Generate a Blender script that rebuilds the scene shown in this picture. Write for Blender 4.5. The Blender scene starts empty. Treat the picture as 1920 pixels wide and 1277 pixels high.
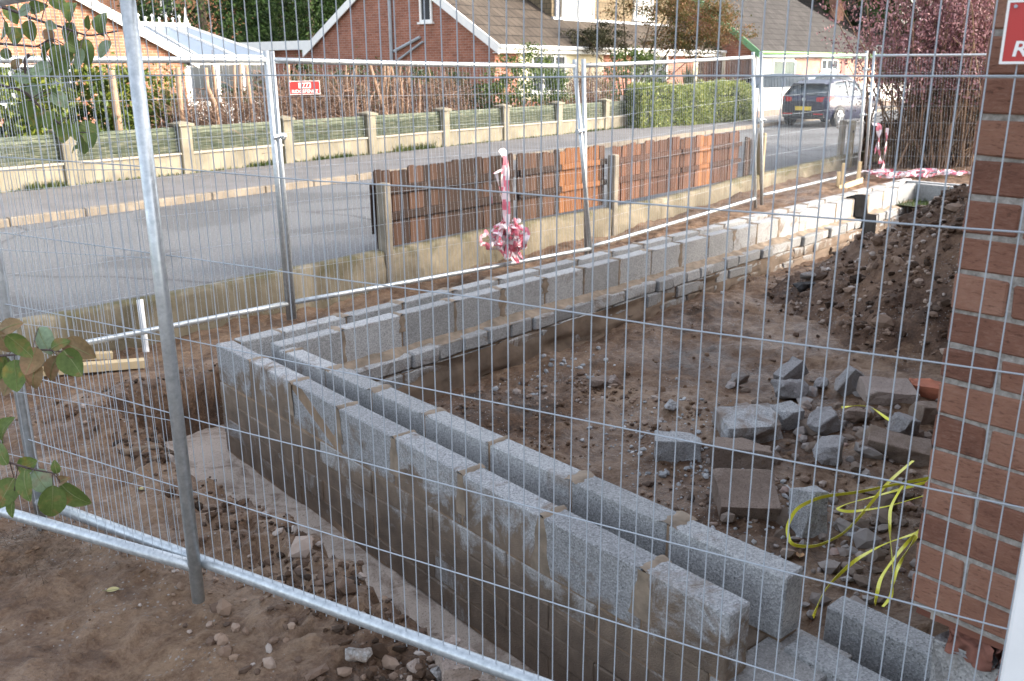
import bpy, bmesh, math, random
import numpy as np
from mathutils import Vector, Matrix
S = bpy.context.scene
COL = S.collection
PI = math.pi
# ------------------------------------------------------------------ camera, sky, sun, exposure
EYE = 1.75
F_PX, PITCH, ROLL = 1696.2, 0.2923, 0.0040
_f = np.array([0, math.cos(PITCH), -math.sin(PITCH)]); _d = np.array([0, -math.sin(PITCH), -math.cos(PITCH)]); _r = np.array([1, 0, 0.])
_c, _s = math.cos(ROLL), math.sin(ROLL)
CR, CD = _c*_r + _s*_d, -_s*_r + _c*_d
cam = bpy.data.cameras.new("camera")
cam.sensor_width = 36; cam.lens = F_PX/1920*36
cam.clip_start = 0.05; cam.clip_end = 2000
co = bpy.data.objects.new("camera", cam); COL.objects.link(co)
M = Matrix.Identity(4)
for i in range(3):
    M[i][0] = CR[i]; M[i][1] = -CD[i]; M[i][2] = -_f[i]
M[2][3] = EYE
co.matrix_world = M
S.camera = co
cam.dof.use_dof = True; cam.dof.focus_distance = 3.4; cam.dof.aperture_fstop = 8.0
SUN_EL, SUN_AZ = math.radians(25), math.radians(93)      # azimuth clockwise from +Y
w = bpy.data.worlds.new("World"); S.world = w; w.use_nodes = True
nt = w.node_tree; nt.nodes.clear()
sky = nt.nodes.new("ShaderNodeTexSky"); sky.sky_type = 'NISHITA'; sky.sun_disc = False
sky.sun_elevation = SUN_EL; sky.sun_rotation = SUN_AZ; sky.air_density = 1.0; sky.dust_density = 4.0; sky.ozone_density = 0.3
bg = nt.nodes.new("ShaderNodeBackground"); bg.inputs[1].default_value = 0.15
wo = nt.nodes.new("ShaderNodeOutputWorld")
hs = nt.nodes.new("ShaderNodeHueSaturation"); hs.inputs["Saturation"].default_value = .5; hs.inputs["Value"].default_value = 1.12   # unseen sky whitened and brightened, added to lift the light in the shade
nt.links.new(sky.outputs[0], hs.inputs["Color"]); nt.links.new(hs.outputs[0], bg.inputs[0]); nt.links.new(bg.outputs[0], wo.inputs[0])
sl = bpy.data.lights.new("sun", 'SUN'); sl.energy = 0.9; sl.angle = math.radians(4); sl.color = (1, 0.87, 0.71)
so = bpy.data.objects.new("sun", sl); COL.objects.link(so)
sd = Vector((math.sin(SUN_AZ)*math.cos(SUN_EL), math.cos(SUN_AZ)*math.cos(SUN_EL), math.sin(SUN_EL)))
so.rotation_euler = sd.to_track_quat('Z', 'Y').to_euler()
vs = S.view_settings
vs.view_transform = 'Standard'; vs.look = 'None'; vs.gamma = 1; vs.use_curve_mapping = False
vs.exposure = 2.02
S.cycles.max_bounces = 6; S.cycles.diffuse_bounces = 3; S.cycles.transparent_max_bounces = 12
S.cycles.use_denoising = True
# ------------------------------------------------------------------ calibration: where a line of sight meets the place
def ray(px, py):
    return CR*((px-960)/F_PX) + CD*((py-638.5)/F_PX) + _f
def gz(px, py, z):                       # point at world height z
    d = ray(px, py); t = (z-EYE)/d[2]
    return np.array([d[0]*t, d[1]*t, z])
def gy(px, py, y):                       # point at distance y
    d = ray(px, py); t = y/d[1]
    return np.array([d[0]*t, y, EYE+d[2]*t])
def gl(px, py, a, d2):                   # point on the upright plane through a along d2
    r = ray(px, py)
    t, s = np.linalg.solve(np.array([[r[0], -d2[0]], [r[1], -d2[1]]]), np.array(a[:2], float))
    return np.array([r[0]*t, r[1]*t, EYE+r[2]*t]), s
# ------------------------------------------------------------------ helpers
def tag(o, label=None, cat=None, group=None, kind=None):
    if label: o["label"] = label
    if cat: o["category"] = cat
    if group: o["group"] = group
    if kind: o["kind"] = kind
    return o
def thing(name, label, cat, loc=(0, 0, 0), rotz=0, group=None):
    o = bpy.data.objects.new(name, None); COL.objects.link(o)
    o.location = loc; o.rotation_euler = (0, 0, rotz); o.empty_display_size = .1
    bpy.context.view_layer.update()
    return tag(o, label, cat, group)
def copy_tree(o, parent=None):
    c = o.copy(); COL.objects.link(c); c.parent = parent
    for ch in [x for x in bpy.data.objects if x.parent == o]:
        copy_tree(ch, c)
    return c
class MB:
    def __init__(s): s.V = []; s.F = []; s.M = []; s.n = 0; s.m = 0
    def add(s, v, f, m=None):
        v = np.asarray(v, float).reshape(-1, 3)
        s.V.append(v); n = s.n
        s.F.extend([tuple(int(i)+n for i in q) for q in f])
        s.M.extend([s.m if m is None else m]*len(f)); s.n += len(v)
    def quads(s, v, m=None):               # v (n,4,3)
        v = np.asarray(v, float); k = len(v); n = s.n
        s.V.append(v.reshape(-1, 3)); idx = (np.arange(k*4)+n).reshape(k, 4)
        s.F.extend(map(tuple, idx.tolist())); s.M.extend([s.m if m is None else m]*k); s.n += 4*k
    def tris(s, v, m=None):
        v = np.asarray(v, float); k = len(v); n = s.n
        s.V.append(v.reshape(-1, 3)); idx = (np.arange(k*3)+n).reshape(k, 3)
        s.F.extend(map(tuple, idx.tolist())); s.M.extend([s.m if m is None else m]*k); s.n += 3*k
    def hexa(s, p, m=None):                # 8 corners: bottom 4 ccw, top 4 ccw
        s.add(p, [(3, 2, 1, 0), (4, 5, 6, 7), (0, 1, 5, 4), (1, 2, 6, 5), (2, 3, 7, 6), (3, 0, 4, 7)], m)
    def box(s, x0, x1, y0, y1, z0, z1, m=None):
        s.hexa([(x0, y0, z0), (x1, y0, z0), (x1, y1, z0), (x0, y1, z0), (x0, y0, z1), (x1, y0, z1), (x1, y1, z1), (x0, y1, z1)], m)
    def obox(s, o, u, v, l0, l1, w0, w1, z0, z1, ch=0, jit=0, m=None, rnd=random):
        """box along u (l0..l1), v (w0..w1) from origin o, edges chamfered by ch"""
        o = np.array(o[:2], float); u = np.asarray(u, float)[:2]; v = np.asarray(v, float)[:2]
        def P(a, b, c):
            q = o+u*a+v*b
            return (q[0]+rnd.uniform(-jit, jit), q[1]+rnd.uniform(-jit, jit), c+rnd.uniform(-jit, jit))
        cr = u[0]*v[1]-u[1]*v[0]
        if ch <= 0:
            pts = [P(l0, w0, z0), P(l1, w0, z0), P(l1, w1, z0), P(l0, w1, z0), P(l0, w0, z1), P(l1, w0, z1), P(l1, w1, z1), P(l0, w1, z1)]
            if cr < 0: pts = [pts[i] for i in (3, 2, 1, 0, 7, 6, 5, 4)]
            s.hexa(pts, m); return
        V = []; ix = {}
        for i in (0, 1):
            for j in (0, 1):
                for k in (0, 1):
                    a, b, c = (l0, l1)[i], (w0, w1)[j], (z0, z1)[k]
                    ia, ib, ic = (ch, -ch)[i], (ch, -ch)[j], (ch, -ch)[k]
                    jj = (rnd.uniform(-jit, jit), rnd.uniform(-jit, jit), rnd.uniform(-jit, jit))
                    for ax, (da, db, dc) in enumerate(((0, ib, ic), (ia, 0, ic), (ia, ib, 0))):
                        ix[i, j, k, ax] = len(V); q = o+u*(a+da)+v*(b+db)
                        V.append((q[0]+jj[0], q[1]+jj[1], c+dc+jj[2]))
        F = []
        for i in (0, 1):
            f = [ix[i, 0, 0, 0], ix[i, 1, 0, 0], ix[i, 1, 1, 0], ix[i, 0, 1, 0]]; F.append(f if i else f[::-1])
            f = [ix[0, i, 0, 1], ix[0, i, 1, 1], ix[1, i, 1, 1], ix[1, i, 0, 1]]; F.append(f if i else f[::-1])
            f = [ix[0, 0, i, 2], ix[1, 0, i, 2], ix[1, 1, i, 2], ix[0, 1, i, 2]]; F.append(f if i else f[::-1])
        for a in (0, 1):
            for b in (0, 1):
                F.append([ix[0, a, b, 1], ix[1, a, b, 1], ix[1, a, b, 2], ix[0, a, b, 2]])
                F.append([ix[a, 0, b, 0], ix[a, 1, b, 0], ix[a, 1, b, 2], ix[a, 0, b, 2]])
                F.append([ix[a, b, 0, 0], ix[a, b, 1, 0], ix[a, b, 1, 1], ix[a, b, 0, 1]])
                for c in (0, 1):
                    F.append([ix[a, b, c, 0], ix[a, b, c, 1], ix[a, b, c, 2]])
        s.add(V, F, m)
    def tube(s, pts, r, n=6, cap=True, m=None, ph=0):
        pts = np.asarray(pts, float); k = len(pts)
        rr = np.full(k, r) if np.isscalar(r) else np.asarray(r, float)
        T = np.gradient(pts, axis=0); T /= np.linalg.norm(T, axis=1)[:, None]+1e-12
        up = np.array([0, 0, 1.]) if abs(T[0, 2]) < .9 else np.array([1., 0, 0])
        A = np.cross(T, up); A /= np.linalg.norm(A, axis=1)[:, None]+1e-12; B = np.cross(T, A)
        th = np.arange(n)*2*PI/n+ph
        ring = pts[:, None]+rr[:, None, None]*(np.cos(th)[None, :, None]*A[:, None]+np.sin(th)[None, :, None]*B[:, None])
        F = []
        for i in range(k-1):
            for j in range(n):
                a, b = i*n+j, i*n+(j+1) % n
                F.append((a, b, b+n, a+n))
        if cap: F += [tuple(range(n))[::-1], tuple(range((k-1)*n, k*n))]
        s.add(ring.reshape(-1, 3), F, m)
    def grid(s, P, m=None, flip=False):     # P (a,b,3)
        a, b = P.shape[:2]; i = np.arange(a*b).reshape(a, b)
        q = np.stack([i[:-1, :-1], i[1:, :-1], i[1:, 1:], i[:-1, 1:]], -1).reshape(-1, 4)
        if flip: q = q[:, ::-1]
        s.add(P.reshape(-1, 3), q.tolist(), m)
    def build(s, name, mat, parent=None, smooth=False):
        me = bpy.data.meshes.new(name)
        V = np.concatenate(s.V) if s.V else np.zeros((0, 3))
        me.from_pydata(V.tolist(), [], s.F)
        for mm in (mat if isinstance(mat, (list, tuple)) else [mat]): me.materials.append(mm)
        if any(s.M): me.polygons.foreach_set("material_index", s.M)
        if smooth: me.polygons.foreach_set("use_smooth", [True]*len(me.polygons))
        me.update()
        o = bpy.data.objects.new(name, me); COL.objects.link(o)
        if parent: o.parent = parent
        return o
def single(name, mb, mat, label, cat, group=None, smooth=False, kind=None):
    return tag(mb.build(name, mat, None, smooth), label, cat, group, kind)
# value noise
def _h(ix, iy, iz, seed):
    n = (ix*374761393+iy*668265263+iz*2147483647+seed*974711) & 0x7fffffff
    n = ((n ^ (n >> 13))*1274126177) & 0x7fffffff
    return ((n ^ (n >> 16)) & 0xffff)/65535.0
def noise3(x, y, z, seed=0):
    x, y, z = np.broadcast_arrays(np.asarray(x, float), y, z)
    i, j, k = np.floor(x).astype(np.int64), np.floor(y).astype(np.int64), np.floor(z).astype(np.int64)
    fx, fy, fz = x-i, y-j, z-k
    fx, fy, fz = [t*t*(3-2*t) for t in (fx, fy, fz)]
    r = 0
    for a in (0, 1):
        for b in (0, 1):
            for c in (0, 1):
                r = r+_h(i+a, j+b, k+c, seed)*(fx if a else 1-fx)*(fy if b else 1-fy)*(fz if c else 1-fz)
    return r*2-1
def fbm(x, y, z=0., sc=1., o=4, seed=0, gain=.5):
    r = 0; am = 1; f = 1/sc
    for q in range(o):
        r = r+am*noise3(np.asarray(x)*f+q*17.3, np.asarray(y)*f-q*9.1, np.asarray(z)*f+3.7*q, seed+q); am *= gain; f *= 2.03
    return r
def sstep(a, b, x):
    t = np.clip((np.asarray(x)-a)/(b-a), 0, 1); return t*t*(3-2*t)
# ------------------------------------------------------------------ materials
class NT:
    def __init__(s, name):
        s.m = bpy.data.materials.new(name); s.m.use_nodes = True; s.t = s.m.node_tree
        s.b = s.t.nodes["Principled BSDF"]; s._c = None
    def n(s, k, **kw):
        q = s.t.nodes.new(k)
        for a, v in kw.items(): setattr(q, a, v)
        return q
    def l(s, a, b): s.t.links.new(a, b)
    @property
    def co(s):
        if s._c is None: s._c = s.n("ShaderNodeTexCoord").outputs["Object"]
        return s._c
    def noise(s, sc, det=4, rough=.55, dist=0, vec=None, scale3=None):
        q = s.n("ShaderNodeTexNoise"); q.inputs["Scale"].default_value = sc; q.inputs["Detail"].default_value = det
        q.inputs["Roughness"].default_value = rough; q.inputs["Distortion"].default_value = dist
        v = vec or s.co
        if scale3:
            mp = s.n("ShaderNodeMapping"); mp.inputs["Scale"].default_value = scale3; s.l(v, mp.inputs[0]); v = mp.outputs[0]
        s.l(v, q.inputs["Vector"]); return q.outputs["Fac"]
    def ramp(s, fac, stops, interp='LINEAR'):
        q = s.n("ShaderNodeValToRGB"); q.color_ramp.interpolation = interp
        e = q.color_ramp.elements
        while len(e) < len(stops): e.new(.5)
        for i, (p, c) in enumerate(stops):
            e[i].position = p; e[i].color = (*c, 1) if not np.isscalar(c) else (c, c, c, 1)
        s.l(fac, q.inputs[0]); return q.outputs[0]
    def mix(s, fac, a, b, mode='MIX'):
        q = s.n("ShaderNodeMix", data_type='RGBA', blend_type=mode)
        for inp, v in ((q.inputs[0], fac), (q.inputs[6], a), (q.inputs[7], b)):
            if hasattr(v, 'is_output'): s.l(v, inp)
            elif np.isscalar(v): inp.default_value = v
            else: inp.default_value = (*v, 1)
        return q.outputs[2]
    def math(s, op, a, b=0.):
        q = s.n("ShaderNodeMath", operation=op)
        for i, v in enumerate((a, b)):
            if hasattr(v, 'is_output'): s.l(v, q.inputs[i])
            else: q.inputs[i].default_value = v
        return q.outputs[0]
    def island(s): return s.n("ShaderNodeNewGeometry").outputs["Random Per Island"]
    def bump(s, h, strength=.5, dist=.01, prev=None):
        q = s.n("ShaderNodeBump"); q.inputs["Strength"].default_value = strength; q.inputs["Distance"].default_value = dist
        s.l(h, q.inputs["Height"])
        if prev: s.l(prev, q.inputs["Normal"])
        return q.outputs[0]
    def out(s, col=None, rough=None, nor=None, metal=None, spec=None):
        for k, v in (("Base Color", col), ("Roughness", rough), ("Normal", nor), ("Metallic", metal), ("Specular IOR Level", spec)):
            if v is None: continue
            i = s.b.inputs[k]
            if hasattr(v, 'is_output'): s.l(v, i)
            elif k == "Base Color": i.default_value = (*v, 1)
            else: i.default_value = v
        return s.m
def plain(name, col, rough=.6, metal=0, var=.15, sc=6, bump=0, bsc=60, spec=None, isl=0):
    t = NT(name); a = [c*(1-var) for c in col]; b = [min(1, c*(1+var)) for c in col]
    c = t.ramp(t.noise(sc, 5), [(.3, a), (.7, b)])
    if isl:
        c = t.mix(1, c, t.ramp(t.island(), [(0, 1-isl), (1, 1+isl)]), 'MULTIPLY')
    return t.out(c, rough, t.bump(t.noise(bsc, 3), bump, .004) if bump else None, metal, spec)
def leafmat(name, stops, rough=.5, trans=.25, sc=1.2):
    t = NT(name)
    f = t.math('ADD', t.math('MULTIPLY', t.island(), .6), t.math('MULTIPLY', t.noise(sc, 3), .4))
    c = t.ramp(f, stops); t.out(c, rough, None, 0, .3)
    tr = t.n("ShaderNodeBsdfTranslucent"); t.l(c, tr.inputs[0])
    mx = t.n("ShaderNodeMixShader"); mx.inputs[0].default_value = trans
    t.l(t.b.outputs[0], mx.inputs[1]); t.l(tr.outputs[0], mx.inputs[2])
    t.l(mx.outputs[0], t.t.nodes["Material Output"].inputs[0])
    return t.m
def mud_mat(name, dark, mid, light, wet=.35, stones=.0):
    t = NT(name)
    n1 = t.noise(1.1, 6, .6, .3); n2 = t.noise(9, 6, .65, .4); n3 = t.noise(70, 4, .7)
    f = t.math('ADD', t.math('MULTIPLY', n1, .5), t.math('ADD', t.math('MULTIPLY', n2, .35), t.math('MULTIPLY', n3, .25)))
    c = t.ramp(f, [(.42, dark), (.53, mid), (.63, light)])
    vo = t.n("ShaderNodeTexVoronoi"); vo.inputs["Scale"].default_value = 55; t.l(t.co, vo.inputs["Vector"])
    g = t.math('MULTIPLY', t.math('LESS_THAN', vo.outputs["Distance"], .22), t.math('GREATER_THAN', t.noise(3.3, 4, .6), .53-stones))
    c = t.mix(t.math('MULTIPLY', g, .75), c, t.ramp(t.noise(40, 1), [(.35, (.16, .13, .11)), (.65, (.36, .35, .34))]))
    ro = t.ramp(t.noise(1.6, 5, .6), [(.40, wet), (.60, .9)])
    n4 = t.noise(28, 6, .75, .8); b = t.bump(n3, .7, .008); b = t.bump(n4, .8, .02, b); b = t.bump(n2, .8, .04, b)
    return t.out(c, ro, b, 0, .5)
MUD = mud_mat("mud", (.036, .018, .009), (.128, .070, .038), (.235, .152, .094), .30, -.01)
HEAPM = mud_mat("heap_soil", (.026, .013, .007), (.086, .045, .025), (.165, .096, .057), .7, .02)
def concrete(name, base, speck=.38, mud=(0, 0), mudc=(.15, .105, .075), isl=.2, gloss=.85, mr_=(.62, .78)):
    """grey dense block: speckled aggregate, pits, mud smears thickening towards mud[0]..mud[1] (object z)"""
    t = NT(name)
    c = t.ramp(t.noise(3, 5), [(.3, [x*.86 for x in base]), (.7, [min(1, x*1.12) for x in base])])
    vo = t.n("ShaderNodeTexVoronoi"); vo.inputs["Scale"].default_value = 170; t.l(t.co, vo.inputs["Vector"])
    c = t.mix(speck, c, t.ramp(vo.outputs["Color"], [(.15, [x*.42 for x in base]), (.5, base), (.85, [min(1, x*1.7) for x in base])]), 'MIX')
    pit = t.ramp(t.noise(120, 3, .6), [(.60, 0.), (.68, .75)]); c = t.mix(pit, c, [x*.28 for x in base])
    c = t.mix(1, c, t.ramp(t.island(), [(0, 1-isl), (1, 1+isl)]), 'MULTIPLY')
    n = t.math('ADD', t.noise(5.5, 7, .68, .7), t.math('MULTIPLY', t.math('SUBTRACT', t.island(), .5), .30))
    if mud[1] != mud[0]:
        sp = t.n("ShaderNodeSeparateXYZ"); t.l(t.co, sp.inputs[0])
        mr = t.n("ShaderNodeMapRange"); mr.inputs[1].default_value = mud[0]; mr.inputs[2].default_value = mud[1]
        mr.inputs[3].default_value = -.1; mr.inputs[4].default_value = .27; t.l(sp.outputs[2], mr.inputs[0])
        g = t.math('ADD', n, mr.outputs[0])
        mf = t.ramp(g, [(.50, 0.), (.64, .96)])
    else:
        mf = t.ramp(n, [(mr_[0], 0.), (mr_[1], .85)])
    c = t.mix(mf, c, t.ramp(t.noise(11, 5), [(.3, [x*.72 for x in mudc]), (.7, [x*1.3 for x in mudc])]))
    b = t.bump(t.math('SUBTRACT', vo.outputs["Distance"], t.math('MULTIPLY', pit, 1.5)), .55, .004); b = t.bump(n, .35, .02, b)
    return t.out(c, gloss, b, 0, .3)
BLOCK = concrete("concrete_block", (.34, .345, .35))
BLOCK_MUD = concrete("concrete_block_muddy", (.315, .32, .33), .42, (.37, .02), (.150, .110, .080))
BASEM = concrete("foundation_course", (.30, .305, .31), .35, (.0, -.22), (.145, .108, .080))
FRONTBASE = concrete("foundation_course_wet", (.36, .35, .34), .3, (.26, -.05), (.160, .118, .086))
MORTAR = plain("sand_mortar", (.235, .165, .11), .9, 0, .3, 12, .6, 90)
FOOT = concrete("footing_concrete", (.43, .355, .30), .12, (0, 0), (.16, .11, .08))
GALV = NT("galvanised_steel")
GALV = GALV.out(GALV.ramp(GALV.noise(55, 3, .6), [(.3, (.36, .40, .43)), (.7, (.54, .58, .61))]), GALV.ramp(GALV.noise(25, 3), [(.3, .30), (.7, .48)]), None, .55)
WIRE = NT("galvanised_wire"); WIRE = WIRE.out((.37, .415, .47), .7, None, .0, .2)
ROADM = NT("asphalt"); _n = ROADM.noise(38, 5, .8); _m = ROADM.noise(.7, 5, .6)
_v = ROADM.n("ShaderNodeTexVoronoi"); _v.feature = 'DISTANCE_TO_EDGE'; _v.inputs["Scale"].default_value = .42
_mp = ROADM.n("ShaderNodeMix", data_type='VECTOR'); _nz = ROADM.n("ShaderNodeTexNoise"); _nz.inputs["Scale"].default_value = 1.3; _nz.inputs["Detail"].default_value = 6
ROADM.l(ROADM.co, _nz.inputs["Vector"]); _mp.inputs[0].default_value = .25; ROADM.l(ROADM.co, _mp.inputs[4]); ROADM.l(_nz.outputs["Color"], _mp.inputs[5]); ROADM.l(_mp.outputs[1], _v.inputs["Vector"])
_cr = ROADM.ramp(_v.outputs["Distance"], [(.0, .45), (.012, 1.)]); _pt = ROADM.ramp(ROADM.noise(.35, 3, .5, .8), [(.46, .80), (.50, 1.08)])
ROADM = ROADM.out(ROADM.mix(1, ROADM.mix(1, ROADM.mix(.6, ROADM.ramp(_m, [(.3, (.082, .088, .098)), (.7, (.13, .136, .146))]), ROADM.ramp(_n, [(.3, (.03, .03, .033)), (.5, (.11, .11, .112)), (.72, (.36, .35, .34))])), _cr, 'MULTIPLY'), _pt, 'MULTIPLY'), .85, ROADM.bump(_n, .5, .004), 0, .3)
PAVE = plain("pavement_asphalt", (.125, .120, .122), .9, 0, .25, 2.5, .4, 130)
KERBM = plain("kerb_concrete", (.185, .155, .12), .85, 0, .25, 5, .3, 80)
# ------------------------------------------------------------------ layout of the plot
A1 = np.array([.67625, .73667]); N1 = np.array([.73667, -.67625])     # along the street side of the new foundation, into the plot
A2 = np.array([.64954, -.76033]); N2 = np.array([.76033, .64954])     # along its front side, into the plot
CC = np.array([-1.633, 4.768])                                        # outer corner of the new foundation
NWA = np.array([-2.503, 6.162]); NWD = np.array([.648, .7616])        # old street wall of the plot
NWN = np.array([NWD[1], -NWD[0]])                                     # towards the plot
FWA = np.array([-7.116, 12.899]); FWD = np.array([.601, .799]); FWN = np.array([-.799, .601])   # wall across the street, away from us
KBA = np.array([-5.855, 10.517]); KBD = np.array([.605, .796]); KBN = np.array([-.796, .605])
HC = CC+A2*3.919-N2*.04                                               # corner of the house
rng = np.random.default_rng(7); random.seed(7)
def P2(o, d1, a, d2=None, b=0.):
    q = np.asarray(o)+np.asarray(d1)*a
    return q+np.asarray(d2)*b if d2 is not None else q
def ground_z(x, y, detail=True):
    x = np.asarray(x, float); y = np.asarray(y, float)
    dx, dy = x-CC[0], y-CC[1]
    u = dx*A1[0]+dy*A1[1]; v = dx*N1[0]+dy*N1[1]; s = dx*A2[0]+dy*A2[1]; v2 = dx*N2[0]+dy*N2[1]
    nw = (x-NWA[0])*NWN[0]+(y-NWA[1])*NWN[1]; al = (x-NWA[0])*NWD[0]+(y-NWA[1])*NWD[1]
    zb = -.10+.20*sstep(.1, 2.8, nw)+.15*sstep(5, 11, al)*(1-sstep(.1, 2.8, nw)*.5)
    d = np.maximum(-v, -v2)
    n1 = fbm(x, y, 0, .5, 3, 11); n2 = fbm(x, y, 0, .13, 3, 5)
    wd = np.where(-v2 >= -v, .50-.08*sstep(.9, 2.5, s), .42*(1-sstep(.25, .9, u)))+.06*n1*sstep(-.3, .4, wd_ := np.maximum(s, 0)+.4)+.045*n2+.025*fbm(x, y, 0, .05, 2, 19)
    rim = sstep(0, .07, d-wd)
    zo = -.44+(zb+.44)*rim+.022*np.exp(-((d-wd-.14)/.10)**2)*(wd > .15)
    zo = np.where(u > 10.3, zb, zo)
    # pit left of the corner
    zi = -.17+.05*sstep(1.5, 4, v2)-.13*sstep(.8, 2.0, s)*(1-sstep(.55, 1.0, v2))*(v2 > 0)-.06*(1-sstep(.4, .8, v))
    z = np.where(d > -.17, zo, np.where(u > 10.25, zb, zi))
    if detail:
        z = z+.034*fbm(x, y, 0, .55, 3, 3)+.016*n2+.011*fbm(x, y, 0, .045, 2, 9)*(1+1.4*(np.abs(d-wd-.15) < .22))
        near = sstep(3.6, 2.4, y)*(x < 1.5)
        z = z-.014*near*np.clip(fbm(x, y, 0, .22, 2, 31), 0, 1)**.5
    return z
HPC = np.array([4.05, 7.0])
def heap_z(x, y):
    x = np.asarray(x, float); y = np.asarray(y, float)
    dx, dy = x-HPC[0], y-HPC[1]
    p = dx*A1[0]+dy*A1[1]; q = -(dx*N1[0]+dy*N1[1])          # p along the house, q out from it
    r = np.sqrt((p/np.where(p > 0, 1.25, 1.0))**2+(q*1.0)**2+.05)
    z = 1.36-.75*r
    s_ = (x-CC[0])*A2[0]+(y-CC[1])*A2[1]; u_ = (x-CC[0])*A1[0]+(y-CC[1])*A1[1]
    z = np.maximum(z, .26-.55*(3.92-s_)-.5*sstep(.9, .3, u_+.35)-.02*u_)
    z = z+.09*fbm(x, y, 0, .7, 3, 21)+.05*fbm(x, y, 0, .16, 3, 22)+.02*fbm(x, y, 0, .05, 2, 23)
    return z-.12
def surf_z(x, y):
    return float(np.maximum(ground_z(x, y), heap_z(x, y)))
def hit(px, py, tmax=18):                  # where the line of sight meets the plot
    d = ray(px, py); t = np.arange(1.0, tmax, .02)
    X, Y, Z = d[0]*t, d[1]*t, EYE+d[2]*t
    G = np.maximum(ground_z(X, Y), heap_z(X, Y))
    i = np.argmax(Z < G) if (Z < G).any() else len(t)-1
    return np.array([X[i], Y[i], G[i]])
# ------------------------------------------------------------------ ground, street
g = MB(); g.add([(-900, -900, -.62), (900, -900, -.62), (900, 900, -.62), (-900, 900, -.62)], [(0, 1, 2, 3)])
single("ground", g, plain("earth", (.10, .08, .06), .95), None, None, kind="structure")
xs = np.concatenate([np.arange(-8, -3.4, .07), np.arange(-3.4, 2.3, .018), np.arange(2.3, 10.2, .045)])
ys = [-2.0]
while ys[-1] < 17.5: ys.append(ys[-1]+(.08 if ys[-1] < 1.4 else max(.013, .0046*ys[-1])))
X, Y = np.meshgrid(xs, np.array(ys), indexing='ij')
Z = ground_z(X, Y)
I = np.arange(X.size).reshape(X.shape)
Q = np.stack([I[:-1, :-1], I[1:, :-1], I[1:, 1:], I[:-1, 1:]], -1).reshape(-1, 4)
nwd = ((X-NWA[0])*NWN[0]+(Y-NWA[1])*NWN[1]).ravel()
Q = Q[(nwd[Q] > -.10).all(1)]
g = MB(); g.add(np.stack([X, Y, Z], -1).reshape(-1, 3), Q.tolist())
single("site_ground", g, MUD, None, None, kind="structure", smooth=True)
def strip(o, d, n, l0, l1, a, b, z, seg=1):
    m = MB()
    for i in range(seg):
        p0, p1 = l0+(l1-l0)*i/seg, l0+(l1-l0)*(i+1)/seg
        c = [P2(o, d, p0, n, a), P2(o, d, p1, n, a), P2(o, d, p1, n, b), P2(o, d, p0, n, b)]
        m.add([(q[0], q[1], z) for q in c], [(0, 1, 2, 3)])
    return m
m = MB()
a, b, c, d = P2(NWA, NWD, -30, NWN, -.12), P2(NWA, NWD, 160, NWN, -.12), P2(KBA, KBD, 160), P2(KBA, KBD, -30)
m.add([(*a, 0), (*b, 0), (*c, 0), (*d, 0)], [(0, 1, 2, 3)])
single("road", m, ROADM, None, None, kind="structure")
single("pavement", strip(KBA, KBD, KBN, -30, 160, .11, 2.95, .094), PAVE, None, None, kind="structure")
m = MB()
for i in range(-20, 90):
    m.obox(KBA, KBD, KBN, i*.92+.006, i*.92+.914, 0, .115, -.05, .10+random.uniform(-.004, .004), .012, .003)
single("kerb", m, KERBM, None, None, kind="structure")
m = MB()
for i in range(-12, 40):
    m.obox(NWA, NWD, NWN, i*.92+.006, i*.92+.914, -.34, -.13, -.05, .035+random.uniform(-.004, .004), .012, .003)
single("kerb", m, plain("near_kerb_concrete", (.27, .235, .215), .9, 0, .25, 5, .3, 80), None, None, kind="structure")
single("garden_ground", strip(FWA, FWD, FWN, -60, 160, .02, 160, .06), plain("garden_soil", (.10, .085, .045), .95, 0, .4, 1.2, .5, 30), None, None, kind="structure")
# lawn beyond the plot, with blades
lw = MB(); lx = np.arange(0, 4.2, .06); ly = np.arange(-1.2, 7, .06)
LX, LY = np.meshgrid(lx, ly, indexing='ij')
LO = np.array([5.1, 12.75])
GX = LO[0]+A2[0]*LX+A1[0]*LY; GY = LO[1]+A2[1]*LX+A1[1]*LY
GZ = .10+.02*fbm(GX, GY, 0, .4, 3, 2)
lw.grid(np.stack([GX, GY, GZ], -1))
single("lawn", lw, plain("lawn_turf", (.035, .050, .016), .9, 0, .5, 3, .6, 60), None, None, kind="structure", smooth=True)
k = 15000
bu, bv = rng.uniform(0, 4.1, k), rng.uniform(-1.2, 6.8, k)
bx, by = LO[0]+A2[0]*bu+A1[0]*bv, LO[1]+A2[1]*bu+A1[1]*bv
bz = .10+.02*fbm(bx, by, 0, .4, 3, 2)
ph = rng.uniform(0, 2*PI, k); h = rng.uniform(.025, .07, k); ln = rng.normal(0, .02, (k, 2))
bw = .006
tri = np.stack([np.stack([bx-bw*np.cos(ph), by-bw*np.sin(ph), bz], -1), np.stack([bx+bw*np.cos(ph), by+bw*np.sin(ph), bz], -1), np.stack([bx+ln[:, 0], by+ln[:, 1], bz+h], -1)], 1)
m = MB(); m.tris(tri)
GRASSM = leafmat("grass_blade", [(.2, (.035, .06, .012)), (.6, (.075, .11, .025)), (.9, (.16, .15, .06))])
single("grass", m, GRASSM, None, None, kind="stuff")
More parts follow.
